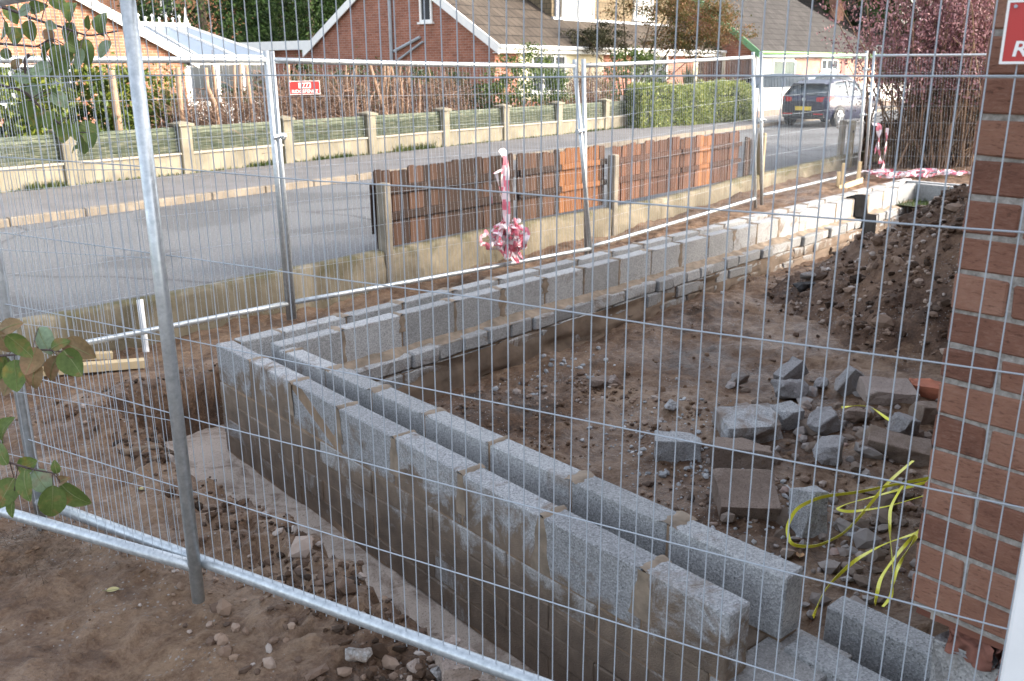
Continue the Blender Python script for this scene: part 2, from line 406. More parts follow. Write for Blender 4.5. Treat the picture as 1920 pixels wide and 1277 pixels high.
# ------------------------------------------------------------------ new block foundation
fw = thing("foundation_wall", "new grey concrete block cavity wall, two leaves on a wider muddy base course, turning a corner", "wall")
m = MB(); R = random.Random(3)
def leaf(mb, o, u, v, joints, z0, z1, w0, w1, gap=.006, jit=.002):
    for a, b in zip(joints, joints[1:]):
        dz = R.uniform(-.003, .003); dv = R.uniform(-.003, .003)
        mb.obox(o, u, v, a+gap, b-gap, w0+dv, w1+dv, z0, z1+dz, .005, jit, rnd=R)
TOP, MID = .307, .085
jf = [0, .4145]+[.4145+.45*i for i in range(1, 7)]+[3.437]
FO = P2(CC, N2, 0)
leaf(m, CC, A2, N2, jf, MID+.006, TOP, 0, .1)
m.build("outer_leaf", BLOCK_MUD, fw)
m = MB(); jl = [.105, .37]+[.37+.45*i for i in range(1, 23)]
leaf(m, CC, A1, N1, jl, MID+.006, TOP, 0, .1)
m.build("outer_leaf", BLOCK, fw)
m = MB(); ji = [.20]+[.623+.45*i for i in range(0, 21)]; ji[-1] = 9.80
leaf(m, CC, A1, N1, ji, MID+.006, TOP, .218, .318)
m.build("inner_leaf", BLOCK, fw)
al = math.atan2(.0247, 1); ca, sa = math.cos(al), math.sin(al)
A2b = A2*ca+N2*sa; N2b = N2*ca-A2*sa; FIO = P2(CC, N2, .200)
m = MB(); jfi = [.335, .405, .81, 1.225, 1.64, 2.07, 2.53, 2.98, 3.43]
leaf(m, FIO, A2b, N2b, jfi, MID+.006, TOP, 0, .1)
m.build("inner_leaf", BLOCK, fw)
m = MB(); jc = [.32, .74, 1.19, 1.64, 2.09, 2.54, 2.99, 3.44]
XO = P2(CC, A1, 9.83)
leaf(m, XO, A2, A1, jc, MID+.006, TOP, 0, .1); leaf(m, XO, A2, A1, [0.1]+[.2+.45*i for i in range(1, 8)], MID+.006, TOP, .24, .34)
m.build("inner_leaf", BLOCK, fw)
# wide base of blocks laid flat
m = MB()
for c in range(4):
    z1 = MID-c*.1035; off = -.225 if c % 2 == 0 else 0
    j = [0]+[x for x in np.arange(off+.45, 3.5, .45)]+[3.60]
    for a, b in zip(j, j[1:]):
        m.obox(CC, A2, N2, a+.002, b-.002, R.uniform(-.004, .004), .40, z1-.101, z1, .004, .003, rnd=R)
for c in range(3):
    z1 = -.118-c*.1035
    for a, b in ((3.6, 3.9), (3.9, 4.3)):
        m.obox(CC, A2, N2, a+.004, b-.004, .05, .66, z1-.097, z1, .007, .004, rnd=R)
m.build("base_course", FRONTBASE, fw)
m = MB()
for c in range(4):
    z1 = MID-c*.1035; a = .40 if c % 2 == 0 else .52
    while a < 10.2:
        L = .225*(1 if R.random() < .8 else 1.9)
        m.obox(CC, A1, N1, a+.005, a+L-.005, .0, .425+R.uniform(-.012, .016), z1-.096, z1+R.uniform(-.006, .003), .010, .006, rnd=R)
        a += L
for c in range(3):
    z1 = MID-c*.1035; a = .43
    while a < 3.6:
        m.obox(XO, A2, A1, a+.005, a+.22, -.11+R.uniform(-.01, .01), .36, z1-.096, z1, .010, .005, rnd=R); a += .225
m.build("base_course", BASEM, fw)
m = MB()
def mort(o, u, v, l0, l1, w0, w1, z0, z1): m.obox(o, u, v, l0, l1, w0, w1, z0, z1)
mort(CC, A2, N2, .012, 3.425, .005, .095, MID-.01, TOP-.005)
mort(CC, A1, N1, .11, 10.2, .005, .095, MID-.01, TOP-.004)
mort(CC, A1, N1, .21, 9.79, .223, .313, MID-.01, TOP-.004)
mort(FIO, A2b, N2b, .345, 3.42, .005, .095, MID-.01, TOP-.004)
mort(XO, A2, A1, .33, 3.4, .005, .095, MID-.01, TOP-.004); mort(XO, A2, A1, .11, 3.3, .245, .335, MID-.01, TOP-.004)
mort(CC, A2, N2, .012, 3.59, .006, .39, -.34, MID-.008)
mort(CC, A1, N1, .42, 10.2, .012, .40, -.34, MID-.012); mort(XO, A2, A1, .44, 3.55, -.09, .35, -.3, MID-.012)
m.build("mortar", MORTAR, fw)
# squeezed-out mortar: lumps over the upright joints and along the ledge
m = MB()
def smear(o, u, v, l, w0, w1, z, wl):
    k = 9; L = np.linspace(-wl, wl, k); W = np.linspace(w0-.004, w1+.004, 7)
    G = np.zeros((k, 7, 3))
    for i, a in enumerate(L):
        for j, b in enumerate(W):
            q = P2(o, u, l+a*(1+.25*math.sin(j*2.1+l*9)), v, b)
            e = max(0, 1-(a/wl)**2)
            G[i, j] = (q[0], q[1], z+.0015-.004*(1-e)+.007*e*(.5+.8*abs(noise3(a*40+l*13, b*40, l, 4))))
    m.grid(G)
for j in jf[1:-1]: smear(CC, A2, N2, j, 0, .1, TOP, R.uniform(.015, .04))
for j in jl[1:-1]: smear(CC, A1, N1, j, 0, .1, TOP, R.uniform(.015, .045))
for j in ji[1:-1]: smear(CC, A1, N1, j, .218, .318, TOP, R.uniform(.015, .05))
for j in jfi[1:-1]: smear(FIO, A2b, N2b, j, 0, .1, TOP, R.uniform(.015, .045))
U = np.arange(.36, 9.8, .03); W = np.linspace(0, .10, 7)
G = np.zeros((len(U), 7, 3))
for j, b in enumerate(W):
    q = CC[None]+A1*U[:, None]+N1*(.314+b)
    hh = np.clip(.026-.42*b+.014*fbm(q[:, 0], q[:, 1], 0, .12, 3, 8), -.006, .05)
    G[:, j] = np.stack([q[:, 0], q[:, 1], MID+hh], -1)
m.grid(G)
# mortar smeared over the upright joints of the faces
for j in jf[2:-1:1]:
    if R.random() < .3: continue
    ww = R.uniform(.015, .05); k = 9; G = np.zeros((k, 5, 3)); zz0 = R.choice([MID+.01, .14])
    for i, zz in enumerate(np.linspace(zz0, TOP-.002, k)):
        for jj, t in enumerate(np.linspace(-1, 1, 5)):
            q = P2(CC, A2, j+t*ww*(.55+.08*(8-i)+.12*math.sin(i*1.3+j*5)), N2, -.0025-.0035*(1-t*t)+.001)
            G[i, jj] = (q[0], q[1], zz)
    m.grid(G)
for j in ji[1:-1]:
    if R.random() < .75:
        ww = R.uniform(.012, .05); z0 = R.choice([MID+.01, MID+.01, .2])
        k = 7; G = np.zeros((k, 5, 3))
        for i, zz in enumerate(np.linspace(z0, TOP-.004, k)):
            for jj, t in enumerate(np.linspace(-1, 1, 5)):
                q = P2(CC, A1, j+t*ww*(.8+.3*math.sin(i*1.7+j)), N1, .3185+.005*(1-t*t)-.001)
                G[i, jj] = (q[0], q[1], zz)
        m.grid(G)
m.build("mortar_smear", plain("wet_mortar", (.22, .172, .128), .9, 0, .35, 14, .7, 70), fw, True)
# old mortar plastered on the ledge face
m = MB(); U = np.arange(.5, 9.7, .025); W = np.linspace(0, 1, 12)
G = np.zeros((len(U), 12, 3)); keep = np.zeros((len(U), 12))
for j, b in enumerate(W):
    zz = -.015-.25*b
    pat = fbm(U, b*1.3, 0, .35, 4, 77)
    off = .424+.026*np.clip(pat+.05+.45*b, -.6, .8)
    q = CC[None]+A1*U[:, None]+N1*off[:, None]
    G[:, j] = np.stack([q[:, 0], q[:, 1], np.full(len(U), zz)], -1)
m.grid(G)
m.build("mud_smear", plain("plastered_mud", (.155, .115, .085), .95, 0, .35, 5, .8, 35), fw, True)
# black membrane wrapped over the inner leaf
pb, sb = gl(1602, 384, P2(CC, N1, .318), A1)
U0 = float((pb[:2]-CC)@A1)
m = MB(); L = np.linspace(0, .34, 9)
prof = [(.205, .10), (.206, TOP+.010), (.26, TOP+.014), (.330, TOP+.010), (.336, .20), (.345, .105), (.45, .10), (.462, -.02), (.47, -.18)]
G = np.zeros((9, len(prof), 3))
for i, a in enumerate(L):
    for j, (vv, zz) in enumerate(prof):
        q = P2(CC, A1, U0+a+.01*math.sin(j*1.3), N1, vv+.004*math.sin(i*1.9+j))
        G[i, j] = (q[0], q[1], zz+.003*math.sin(i*2.3))
m.grid(G)
m.build("damp_membrane", plain("black_polythene", (.006, .006, .007), .9, 0, .3, 12, .4, 20, .04), fw, True)
# concrete footing in the trench
m = MB(); a = np.arange(-.75, 3.9, .05); b = np.linspace(-.40, .2, 14)
G = np.zeros((len(a), len(b), 3))
for j, bb in enumerate(b):
    q = CC[None]+A2*a[:, None]+N2*bb
    G[:, j] = np.stack([q[:, 0], q[:, 1], -.335+.012*fbm(q[:, 0], q[:, 1], 0, .2, 4, 41)], -1)
m.grid(G)
m.build("footing", FOOT, fw, True)
# two lower blocks next to the house
q0 = gz(1468, 1212, .10); m = MB()
m.obox(q0[:2], A2, N2, 0, .44, 0, .10, -.116, .10, .006, .003)
single("concrete_block", m, BLOCK, "lower grey concrete block at the wall's stepped end, muddy along its top, nearest the fence", "block", "blocks stepped down beside the house corner")
q0 = gz(1549, 1136, .13); m = MB()
m.obox(q0[:2], A2, N2, 0, .44, 0, .105, -.09, .13, .006, .003)
single("concrete_block", m, BLOCK, "dark faced grey block on edge under the brick corner, behind the muddy topped one", "block", "blocks stepped down beside the house corner")
# ------------------------------------------------------------------ old street wall of the plot
def moss_render():
    t = NT("mossy_render")
    n = t.noise(1.6, 6, .65, .6); n2 = t.noise(9, 5, .6)
    c = t.ramp(n, [(.34, (.10, .085, .055)), (.52, (.185, .16, .115)), (.68, (.30, .26, .19))])
    sp = t.n("ShaderNodeSeparateXYZ"); t.l(t.co, sp.inputs[0])
    mr = t.n("ShaderNodeMapRange"); mr.inputs[1].default_value = .02; mr.inputs[2].default_value = .24; mr.inputs[3].default_value = -.12; mr.inputs[4].default_value = .16
    t.l(sp.outputs[2], mr.inputs[0])
    g = t.ramp(t.math('ADD', t.noise(2.7, 6, .7, .4), mr.outputs[0]), [(.56, 0.), (.70, .8)])
    c = t.mix(g, c, t.ramp(n2, [(.3, (.05, .048, .022)), (.7, (.115, .105, .05))]))
    return t.out(c, .9, t.bump(n2, .6, .015, t.bump(n, .5, .03)), 0, .2)
MOSS = moss_render()
gw = thing("garden_wall", "low old rendered concrete wall stained with moss between the site and the road", "wall")
m = MB()
for (a, b) in [(-9, -5.4), (-5.394, -2), (-1.994, 2.15), (2.156, 5.7), (5.706, 9.4), (9.406, 13.0), (13.006, 16.5)]:
    n = int((b-a)/.07); U = np.linspace(a, b, n); prof = [(.0, -.45), (.0, -.05), (.004, .06), (-.002, .14), (.002, .20), (-.012, .222), (-.075, .228), (-.125, .222), (-.135, .19), (-.135, -.3)]
    G = np.zeros((n, len(prof), 3))
    for j, (vv, zz) in enumerate(prof):
        q = NWA[None]+NWD*U[:, None]+NWN*vv
        nn = fbm(U, zz*2+vv, 0, .5, 4, 15); zt = .05*sstep(7, 13, U)+.012*fbm(U, 0, 0, .9, 3, 6)*(zz > .15)-.035*sstep(3, 6, U)*(1-sstep(7, 9, U))
        q = q+NWN*(.012*nn)[:, None]
        G[:, j] = np.stack([q[:, 0], q[:, 1], zz+zt*(zz > .1)], -1)
    m.grid(G, flip=True)
m.build("wall", MOSS, gw, True)
# ------------------------------------------------------------------ temporary mesh fencing
def panel(BL, TL, BR, TR, label, leg=.125, up=.06, coup=None):
    BL, TL, BR, TR = [np.array(q, float) for q in (BL, TL, BR, TR)]
    t = thing("mesh_fence", label, "fence panel", tuple(BL-np.array([0, 0, leg])), 0, "temporary mesh fence panels round the building site")
    o = np.array(t.location)
    r = .0205
    for B, T in ((BL, TL), (BR, TR)):
        ax = (T-B)/np.linalg.norm(T-B); m = MB()
        m.tube(np.array([B-ax*leg, T+ax*up])-o, r, 14)
        m.build("post", GALV, t, True)
    for nm, a, b in (("bottom_rail", BL, BR), ("top_rail", TL, TR)):
        k = np.linspace(0, 1, 9)[:, None]; P = a*(1-k)+b*k
        P[:, 2] -= .006*np.sin(k[:, 0]*PI)
        m = MB(); m.tube(P-o, r*.98, 12); m.build(nm, GALV, t, True)
    m = MB(); L = np.linalg.norm(BR-BL); wr_ = .0015 if BL[1] < 3.5 and BR[1] < 3.5 else .0009; n = int(round((L-.086)/.0415)); rw = random.Random(int(abs(BL[0])*1000))
    side = np.cross((BR-BL)/L, [0, 0, 1.]); side[2] = 0; side /= np.linalg.norm(side)
    if side @ (np.array([0, 0, EYE])-BL) < 0: side = -side
    for i in range(n+1):
        k = (.043+i*(L-.086)/n)/L
        b = BL*(1-k)+BR*k; T = TL*(1-k)+TR*k
        ax = (T-b)/np.linalg.norm(T-b); b = b-ax*.035
        kk = np.linspace(0, 1, 6)[:, None]; P = b*(1-kk)+T*kk+side*.006
        P[1:-1] += side*rw.uniform(-.004, .004)+np.array([(BR-BL)[0]/L, (BR-BL)[1]/L, 0])*rw.uniform(-.0015, .0015)
        m.tube(P-o, wr_, 4, False)
    for j in range(1, 7):
        a = BL*(1-j/7)+TL*(j/7); b = BR*(1-j/7)+TR*(j/7); kk = np.linspace(0, 1, 8)[:, None]
        P = a*(1-kk)+b*kk+side*.0098; P[1:-1, 2] += [rw.uniform(-.004, .004) for _ in range(6)]
        m.tube(P-o, wr_*1.2, 5, False)
    m.build("wire_mesh", WIRE, t)
    if coup is not None:
        for c in coup:
            c = np.array(c, float); m = MB()
            m.tube([c-o+(-.05*A1[0], -.05*A1[1], 0), c-o+(.05*A1[0], .05*A1[1], 0)], .026, 8)
            m.tube([c-o+side*.0, c-o+side*.075], .008, 6); m.tube([c-o+side*.045, c-o+side*.06], .016, 6)
            m.build("coupler", GALV, t)
    return t, side
def post_at(xt, yt, xb, yb, P):
    """bottom and top rail centres of a post standing near ground point P"""
    return gl(xb, yb, P, A2)[0], gl(xt, yt, P, A2)[0]
F2Lp, F2Rp, F3Rp, F4Rp, F5Lp = (-1.672, 6.609), (.684, 8.955), (3.095, 11.78), (5.402, 14.306), (5.60, 14.42)
b2l, t2l = post_at(510, 113, 549, 567, F2Lp); b2r, t2r = post_at(1078, 124, 1107, 466, F2Rp)
panel(b2l, t2l, b2r, t2r, "mesh panel carrying the small complete red sign, with tape hanging from it", coup=[b2r*.35+t2r*.65, b2l*.3+t2l*.7])
F2D = (b2r-b2l)[:2]; F2D /= np.linalg.norm(F2D)
b1r, t1r = post_at(500, 112, 540, 569, (-1.70, 6.58)); pb = gz(162, 641, b1r[2]); d1 = (pb-b1r)[:2]; d1 /= np.linalg.norm(d1)
b1l = b1r+np.array([*(d1*3.46), 0]); t1l = b1l+np.array([0, 0, 1.74])
panel(b1l, t1l, b1r, t1r, "mesh panel in front of the road at the left, ending beside the new wall's corner")
b3l, t3l = post_at(1094, 123, 1099, 465, (.72, 9.0)); b3r, t3r = post_at(1412, 107, 1416, 372, F3Rp)
panel(b3l, t3l, b3r, t3r, "mesh panel standing in front of the brown timber fence and the clipped green hedge")
b4l, t4l = post_at(1427, 106, 1428, 366, (3.17, 11.86)); b4r, t4r = post_at(1625, 103, 1609, 323, F4Rp)
panel(b4l, t4l, b4r, t4r, "mesh panel in front of the dark blue car", coup=[b4l*.45+t4l*.55, b4r*.12+t4r*.88, b4r*.5+t4r*.5])
b5l, t5l = post_at(1639, 104, 1622, 322, F5Lp); d5 = np.array([.980, -.197, 0])
panel(b5l, t5l, b5l+d5*3.46+[0, 0, .01], t5l+d5*3.46+[0, 0, .01], "mesh panel turned across the end of the plot, in front of the purple leaved shrub")
PA0 = np.array([-1.745, 3.02, .234]); PA1 = np.array([1.19, 1.335, .234]); UPV = np.array([0, 0, 1.75])
_, sideA = panel(PA0, PA0+UPV, PA1, PA1+UPV, "nearest and largest mesh panel, running across the picture to the brick corner", leg=.14)
DA = (PA1-PA0)[:2]/np.linalg.norm((PA1-PA0)[:2])
PB1 = np.array([-1.014, 2.554, .234]); dB = np.array([-1.835+1.014, 2.943-2.554]); dB /= np.linalg.norm(dB)
PB0 = PB1+np.array([*(dB*3.46), -.0])
panel(PB0, PB0+np.array([0, 0, 1.51]), PB1, PB1+np.array([0, 0, 1.75]), "near mesh panel at the left edge, ending in the tall tube post", leg=.125)
# signs
SIGNR = plain("sign_red", (.46, .035, .035), .35, 0, .06); SIGNW = plain("sign_white", (.80, .80, .80), .4, 0, .04); SIGNK = plain("sign_black", (.02, .02, .02), .5)
def text_mesh(body, width, height, shear=.12, bold=.02):
    cu = bpy.data.curves.new("lettering", 'FONT'); cu.body = body; cu.shear = shear; cu.offset = bold; cu.align_x = 'CENTER'; cu.align_y = 'CENTER'; cu.resolution_u = 3
    ob = bpy.data.objects.new("lettering", cu); COL.objects.link(ob)
    dg = bpy.context.evaluated_depsgraph_get(); me = bpy.data.meshes.new_from_object(ob.evaluated_get(dg))
    bpy.data.objects.remove(ob)
    v = np.array([x.co for x in me.vertices]); lo, hi = v.min(0), v.max(0)
    v = (v-(lo+hi)/2)/(hi-lo+1e-9)*[width, height, 0]
    f = [tuple(p.vertices) for p in me.polygons]; bpy.data.meshes.remove(me)
    return v, f
def sign(P, d, side, wid, hei, label):
    """P lower left corner, d along the fence, side towards the viewer"""
    t = thing("fence_sign", label, "sign", tuple(P), math.atan2(d[1], d[0]), "red signs on the mesh panels")
    sy = -1        # viewer is on local -y
    m = MB(); m.obox((0, 0), (1, 0), (0, 1), 0, wid, -.002, .002, 0, hei, .001)
    m.build("plate", SIGNR, t)
    m = MB(); e = .004
    for a in ((0, wid, 0, e), (0, wid, hei-e, hei), (0, e, e, hei-e), (wid-e, wid, e, hei-e)):
        m.box(a[0], a[1], -.0032, -.0022, a[2], a[3])
    m.build("border", SIGNW, t)
    v, f = text_mesh("RIDGEFENCE", wid*.86, hei*.25)
    m = MB(); m.add(np.stack([v[:, 0]+wid*.5, np.full(len(v), -.0030), v[:, 1]+hei*.24], -1), f)
    m.build("lettering", SIGNW, t)
    m = MB(); m.box(wid*.30, wid*.70, -.0030, -.0022, hei*.46, hei*.86); m.build("emblem", SIGNW, t)
    m = MB()
    for x0 in (.36, .46, .56):
        a = [(wid*x0, hei*.52), (wid*(x0+.07), hei*.52), (wid*(x0+.12), hei*.80), (wid*(x0+.05), hei*.80)]
        m.add([(x, -.0036, z) for x, z in a], [(0, 1, 2, 3)])
    m.build("emblem_stroke", SIGNK if False else SIGNR, t)
    for q in (.05, .95):
        m = MB(); m.tube([(wid*q, -.006, hei*.9), (wid*q, .006, hei*.9)], .003, 6); m.build("fixing", WIRE, t)
    return t
p, s_ = gl(1873, 124, PA0, DA)
sign((p[0]+sideA[0]*.014, p[1]+sideA[1]*.014, 1.7535), DA, sideA, .25, .098, "red and white sign on the nearest panel, cut by the right edge of the picture")
p, s_ = gl(541, 178, b2l, F2D); nn = np.array([F2D[1], -F2D[0]])
sign((p[0]+nn[0]*.014, p[1]+nn[1]*.014, p[2]), F2D, nn, .25, .095, "small complete red and white sign on the far mesh panel, above the road")
# ------------------------------------------------------------------ red and white barrier tape
TAPER = plain("tape_red", (.72, .20, .27), .35, 0, .1, 10); TAPEW = plain("tape_white", (.84, .75, .78), .35, 0, .05, 10)
def ribbon(mb, pts, wid, tw=0., seed=0, stripe=.10):
    pts = np.asarray(pts, float)
    # resample
    L = np.concatenate([[0], np.cumsum(np.linalg.norm(np.diff(pts, axis=0), axis=1))])
    n = max(4, int(L[-1]/.018)); tt = np.linspace(0, L[-1], n)
    P = np.stack([np.interp(tt, L, pts[:, i]) for i in range(3)], -1)
    for _ in range(2): P[1:-1] = (P[:-2]+2*P[1:-1]+P[2:])/4
    T = np.gradient(P, axis=0); T /= np.linalg.norm(T, axis=1)[:, None]+1e-9
    r0 = np.random.default_rng(seed); ref = r0.normal(size=3); N = np.cross(T, ref); N /= np.linalg.norm(N, axis=1)[:, None]+1e-9
    Bn = np.cross(T, N); ph = tw*tt/L[-1]+.5*np.sin(tt*14+seed)
    W = N*np.cos(ph)[:, None]+Bn*np.sin(ph)[:, None]
    G = np.stack([P-W*wid/2, P+T*.006*0+np.cross(W, T)*wid*.12, P+W*wid/2], 1)
    a, b = G.shape[:2]
    V = G.reshape(-1, 3)
    for i in range(a-1):
        for j in range(b-1):
            k = int(((tt[i]+j*.03)//stripe) % 2)
            mb.add([V[i*b+j], V[i*b+j+1], V[(i+1)*b+j+1], V[(i+1)*b+j]], [(0, 1, 2, 3)], k)
m = MB(); pc, _ = gl(942, 440, b2l, F2D); side2 = np.array([F2D[1], -F2D[0], 0.])
top, _ = gl(943, 282, b2l, F2D); low, _ = gl(945, 500, b2l, F2D)
D3 = np.array([*F2D, 0.]); pc = pc+side2*.06; top = top+side2*.02
ribbon(m, [top+D3*-.05+(0, 0, -.03), top, top+(0, 0, -.10)+D3*.01, top*.5+pc*.5, pc+(0, 0, .06)], .07, 1.5, 3)
ribbon(m, [top+D3*.01, top+(0, 0, -.14), top+(0, 0, -.2)-D3*.01, pc], .06, 2.5, 9)
ribbon(m, [top+(0, 0, -.16)-D3*.02, top+(0, 0, -.19)-D3*.13], .02, 1, 5)
ribbon(m, [top+(0, 0, -.19)-D3*.10, top+(0, 0, -.30)-D3*.07, top+(0, 0, -.40)-D3*.04, pc+(0, 0, .1)], .025, 2, 6)
ribbon(m, [top+(0, 0, -.28)-D3*.155, top+(0, 0, -.45)-D3*.15], .022, 1, 8)
rt = np.random.default_rng(5)
for i in range(30):
    c = pc+D3*rt.normal(0, .085)+side2*rt.normal(0, .03)+np.array([0, 0, rt.normal(-.02, .05)])
    n = 9; ph = rt.uniform(0, 6); ra, rb = rt.uniform(.04, .12), rt.uniform(.03, .09); ax = rt.normal(size=3); ax /= np.linalg.norm(ax); bx_ = np.cross(ax, [0, 0, 1]); bx_ /= np.linalg.norm(bx_)
    a = ph+np.linspace(0, rt.uniform(3, 6), n)
    ribbon(m, c+ra*np.cos(a)[:, None]*bx_+rb*np.sin(a)[:, None]*np.array([0, 0, 1])+.02*rt.normal(size=(n, 3)), rt.uniform(.028, .055), rt.uniform(-3, 3), i)
for i in range(18):
    a = pc+D3*rt.normal(0, .05)+side2*rt.normal(.01, .02); e = low+D3*rt.normal(0, .07)+np.array([0, 0, rt.uniform(.0, .24)])+side2*rt.normal(.05, .02)
    mid = (a+e)/2+D3*rt.normal(0, .06); b = pc+D3*rt.normal(0, .06)
    ribbon(m, [a, mid, e, e+D3*.04, (e+b)/2+D3*rt.normal(0, .05), b], rt.uniform(.03, .05), rt.uniform(-3, 3), 40+i)
single("barrier_tape", m, [TAPEW, TAPER], "tangled bunch of red and white tape hanging from a mesh panel before the dark boards", "barrier tape", "red and white barrier tape")
m = MB(); q0, q1 = gz(1625, 332, .12), gz(1790, 327, .13)
for i in range(34):
    k = rt.uniform(0, 1)**1.6; c = q0*(1-k)+q1*k*1.0; n = 6
    c = c+np.array([rt.normal(0, .08), rt.normal(0, .10), .02+.07*rt.random()*(1-k)])
    pts = c+np.cumsum(rt.normal(0, .05, (n, 3))*[1.3, 1, .35]+[.07, -.02, 0], axis=0); pts[:, 2] = np.clip(pts[:, 2], .115, .24)
    ribbon(m, pts, rt.uniform(.03, .06), rt.uniform(-4, 4), 70+i)
single("barrier_tape", m, [TAPEW, TAPER], "heap of red and white tape on the grass by the end of the new wall", "barrier tape", "red and white barrier tape")
m = MB()
tp = gy(1648, 233, 14.9); ribbon(m, [tp+(-.1, 0, 0), tp, tp+(.02, 0, -.2), tp+(.03, 0, -.35), tp+(.10, 0, -.62)], .09, 3, 91)
tp = gy(1664, 240, 14.9); ribbon(m, [tp, tp+(.01, 0, -.3), tp+(0, 0, -.62), tp+(0.02, 0, -.78)], .05, 2, 92)
tp = gy(1645, 265, 14.9); ribbon(m, [tp, tp+(-.02, 0, -.2)], .03, 2, 93)
single("barrier_tape", m, [TAPEW, TAPER], "short red and white tape ends hanging beside the post in front of the purple shrub", "barrier tape", "red and white barrier tape")
# ------------------------------------------------------------------ brown timber fence on the old wall
def wood(name, stops, rough=.75):
    t = NT(name); g = t.noise(14, 5, .6, .8, None, (6, 6, .35))
    f = t.math('ADD', t.math('MULTIPLY', t.island(), .65), t.math('MULTIPLY', g, .5))
    return t.out(t.ramp(f, stops), rough, t.bump(g, .4, .006), 0, .25)
WOODB = wood("stained_timber", [(.2, (.015, .009, .007)), (.6, (.040, .022, .015)), (.95, (.10, .052, .032))])
WOODR = wood("stained_timber_red", [(.2, (.030, .013, .008)), (.6, (.075, .031, .017)), (.95, (.145, .064, .034))])
WOODO = wood("fresh_stained_timber", [(.2, (.12, .046, .016)), (.7, (.185, .074, .025)), (1, (.25, .11, .042))])
WOODP = wood("pale_timber", [(.2, (.40, .30, .17)), (.6, (.56, .44, .27)), (1, (.68, .55, .36))])
WOODG = wood("weathered_timber", [(.2, (.20, .16, .10)), (.6, (.33, .27, .17)), (1, (.45, .37, .24))])
def timber(s0, s1, ztop, label, orange=(), mat=WOODB, lean=0., zb=.235, seed=1):
    t = thing("timber_fence_panel", label, "timber fence", tuple([*P2(NWA, NWD, s0, NWN, -.07), zb]), 0, "brown board fence panels on the old wall")
    o = np.array(t.location); r = random.Random(seed); m = MB(); s = s0
    while s < s1-.03:
        wv = r.uniform(.088, .102); zt = ztop+r.uniform(-.018, .014)+lean*(s-s0); og = any(a <= s < b for a, b in orange)
        off = -.115+r.uniform(-.006, .006)
        e = min(s+wv, s1); c = .016
        # board with clipped top corners
        V = []
        for dv in (0, .018):
            for (a, z) in ((s, zb-.01), (e, zb-.01), (e, zt-c), (e-c, zt), (s+c, zt), (s, zt-c)):
                q = P2(NWA, NWD, a, NWN, off-dv); V.append((q[0]-o[0], q[1]-o[1], z-o[2]))
        F = [(0, 1, 2, 3, 4, 5), (11, 10, 9, 8, 7, 6)]+[(i, i+6, (i+1) % 6+6, (i+1) % 6) for i in range(6)]
        m.add(V, F, 1 if og else 0); s += wv+r.uniform(.001, .012)
    m.build("boards", [mat, WOODO], t)
    for zr in (.30*zb+.70*ztop+.02, .62*zb+.38*ztop):
        parts = [(s0, s1, 0)]
        for a, b in orange:
            parts = [(s0, a, 0), (a, min(b, s1), 1), (min(b, s1), s1, 0)] if b > s0 else parts
        m = MB()
        for a, b, k in parts:
            if b-a > .03: m.obox(P2(NWA, NWD, 0)-o[:2], NWD, NWN, a, b, -.112, -.078, zr-.03-o[2], zr+.03-o[2]+lean*.5*(s1-s0), .004, 0, k)
        m.build("rail", [mat, WOODO], t)
    return t
timber(2.17, 4.02, .905, "darkest brown board fence panel, between the end concrete post and the hanging tape", (), WOODB, .012, seed=1)
timber(4.10, 5.66, .905, "brown board fence panel with fresh orange boards at its right end", ((4.80, 5.52),), WOODB, .0, seed=2)
timber(5.80, 7.32, .885, "reddish brown board fence panel just right of the second concrete post", (), WOODR, .008, seed=3)
timber(7.36, 9.0, .89, "reddish brown board fence panel with two orange boards, just before the gap", ((7.80, 8.08),), WOODR, .0, seed=4)
timber(13.9, 16.0, .76, "last stretch of brown board fence beyond the gap, beside the purple shrub", (), WOODB, 0, .28, seed=5)
m = MB()
for i in range(3): m.obox(NWA, NWD, NWN, 2.13+.04*i, 2.168+.04*i, -.14-.02*i, -.122-.02*i, .36, .80+.004*i, .003)
single("fence_board", m, WOODB, "broken off dark boards standing on the road side of the end concrete post", "boards")
CPOST = plain("post_concrete", (.21, .185, .145), .9, 0, .3, 5, .5, 60)
def conc_post(s, z, label, mat=CPOST, w=.095, off=.016, grp="posts of the old fence"):
    m = MB(); m.obox(NWA, NWD, NWN, s-w/2, s+w/2, off-.11, off, -.25, z, .012, .003)
    return single("fence_post", m, mat, label, "post", grp)
conc_post(2.20, .805, "grey concrete post at the broken end of the brown fence"); conc_post(5.72, .80, "concrete post in the middle of the brown fence, beside the orange boards")
conc_post(9.52, .84, "pale timber post alone beside the gap in the brown fence", WOODG, .085, .03); conc_post(13.05, .86, "weathered timber post by the far end panel, standing before the dark blue car", WOODG, .09, .02)
m = MB(); m.obox(NWA, NWD, NWN, 12.78, 12.96, -.16, -.10, .2, .87, .006)
single("fence_post", m, CPOST, "grey concrete post beside the weathered timber post at the far gap", "post", "posts of the old fence")
m = MB()
for k in range(3): m.obox(NWA, NWD, NWN, 9.18+.07*k, 9.24+.07*k, -.13, -.112, .22, .80-.02*k, .003)
single("fence_board", m, WOODB, "few dark boards left beside the pale timber post at the gap", "boards")
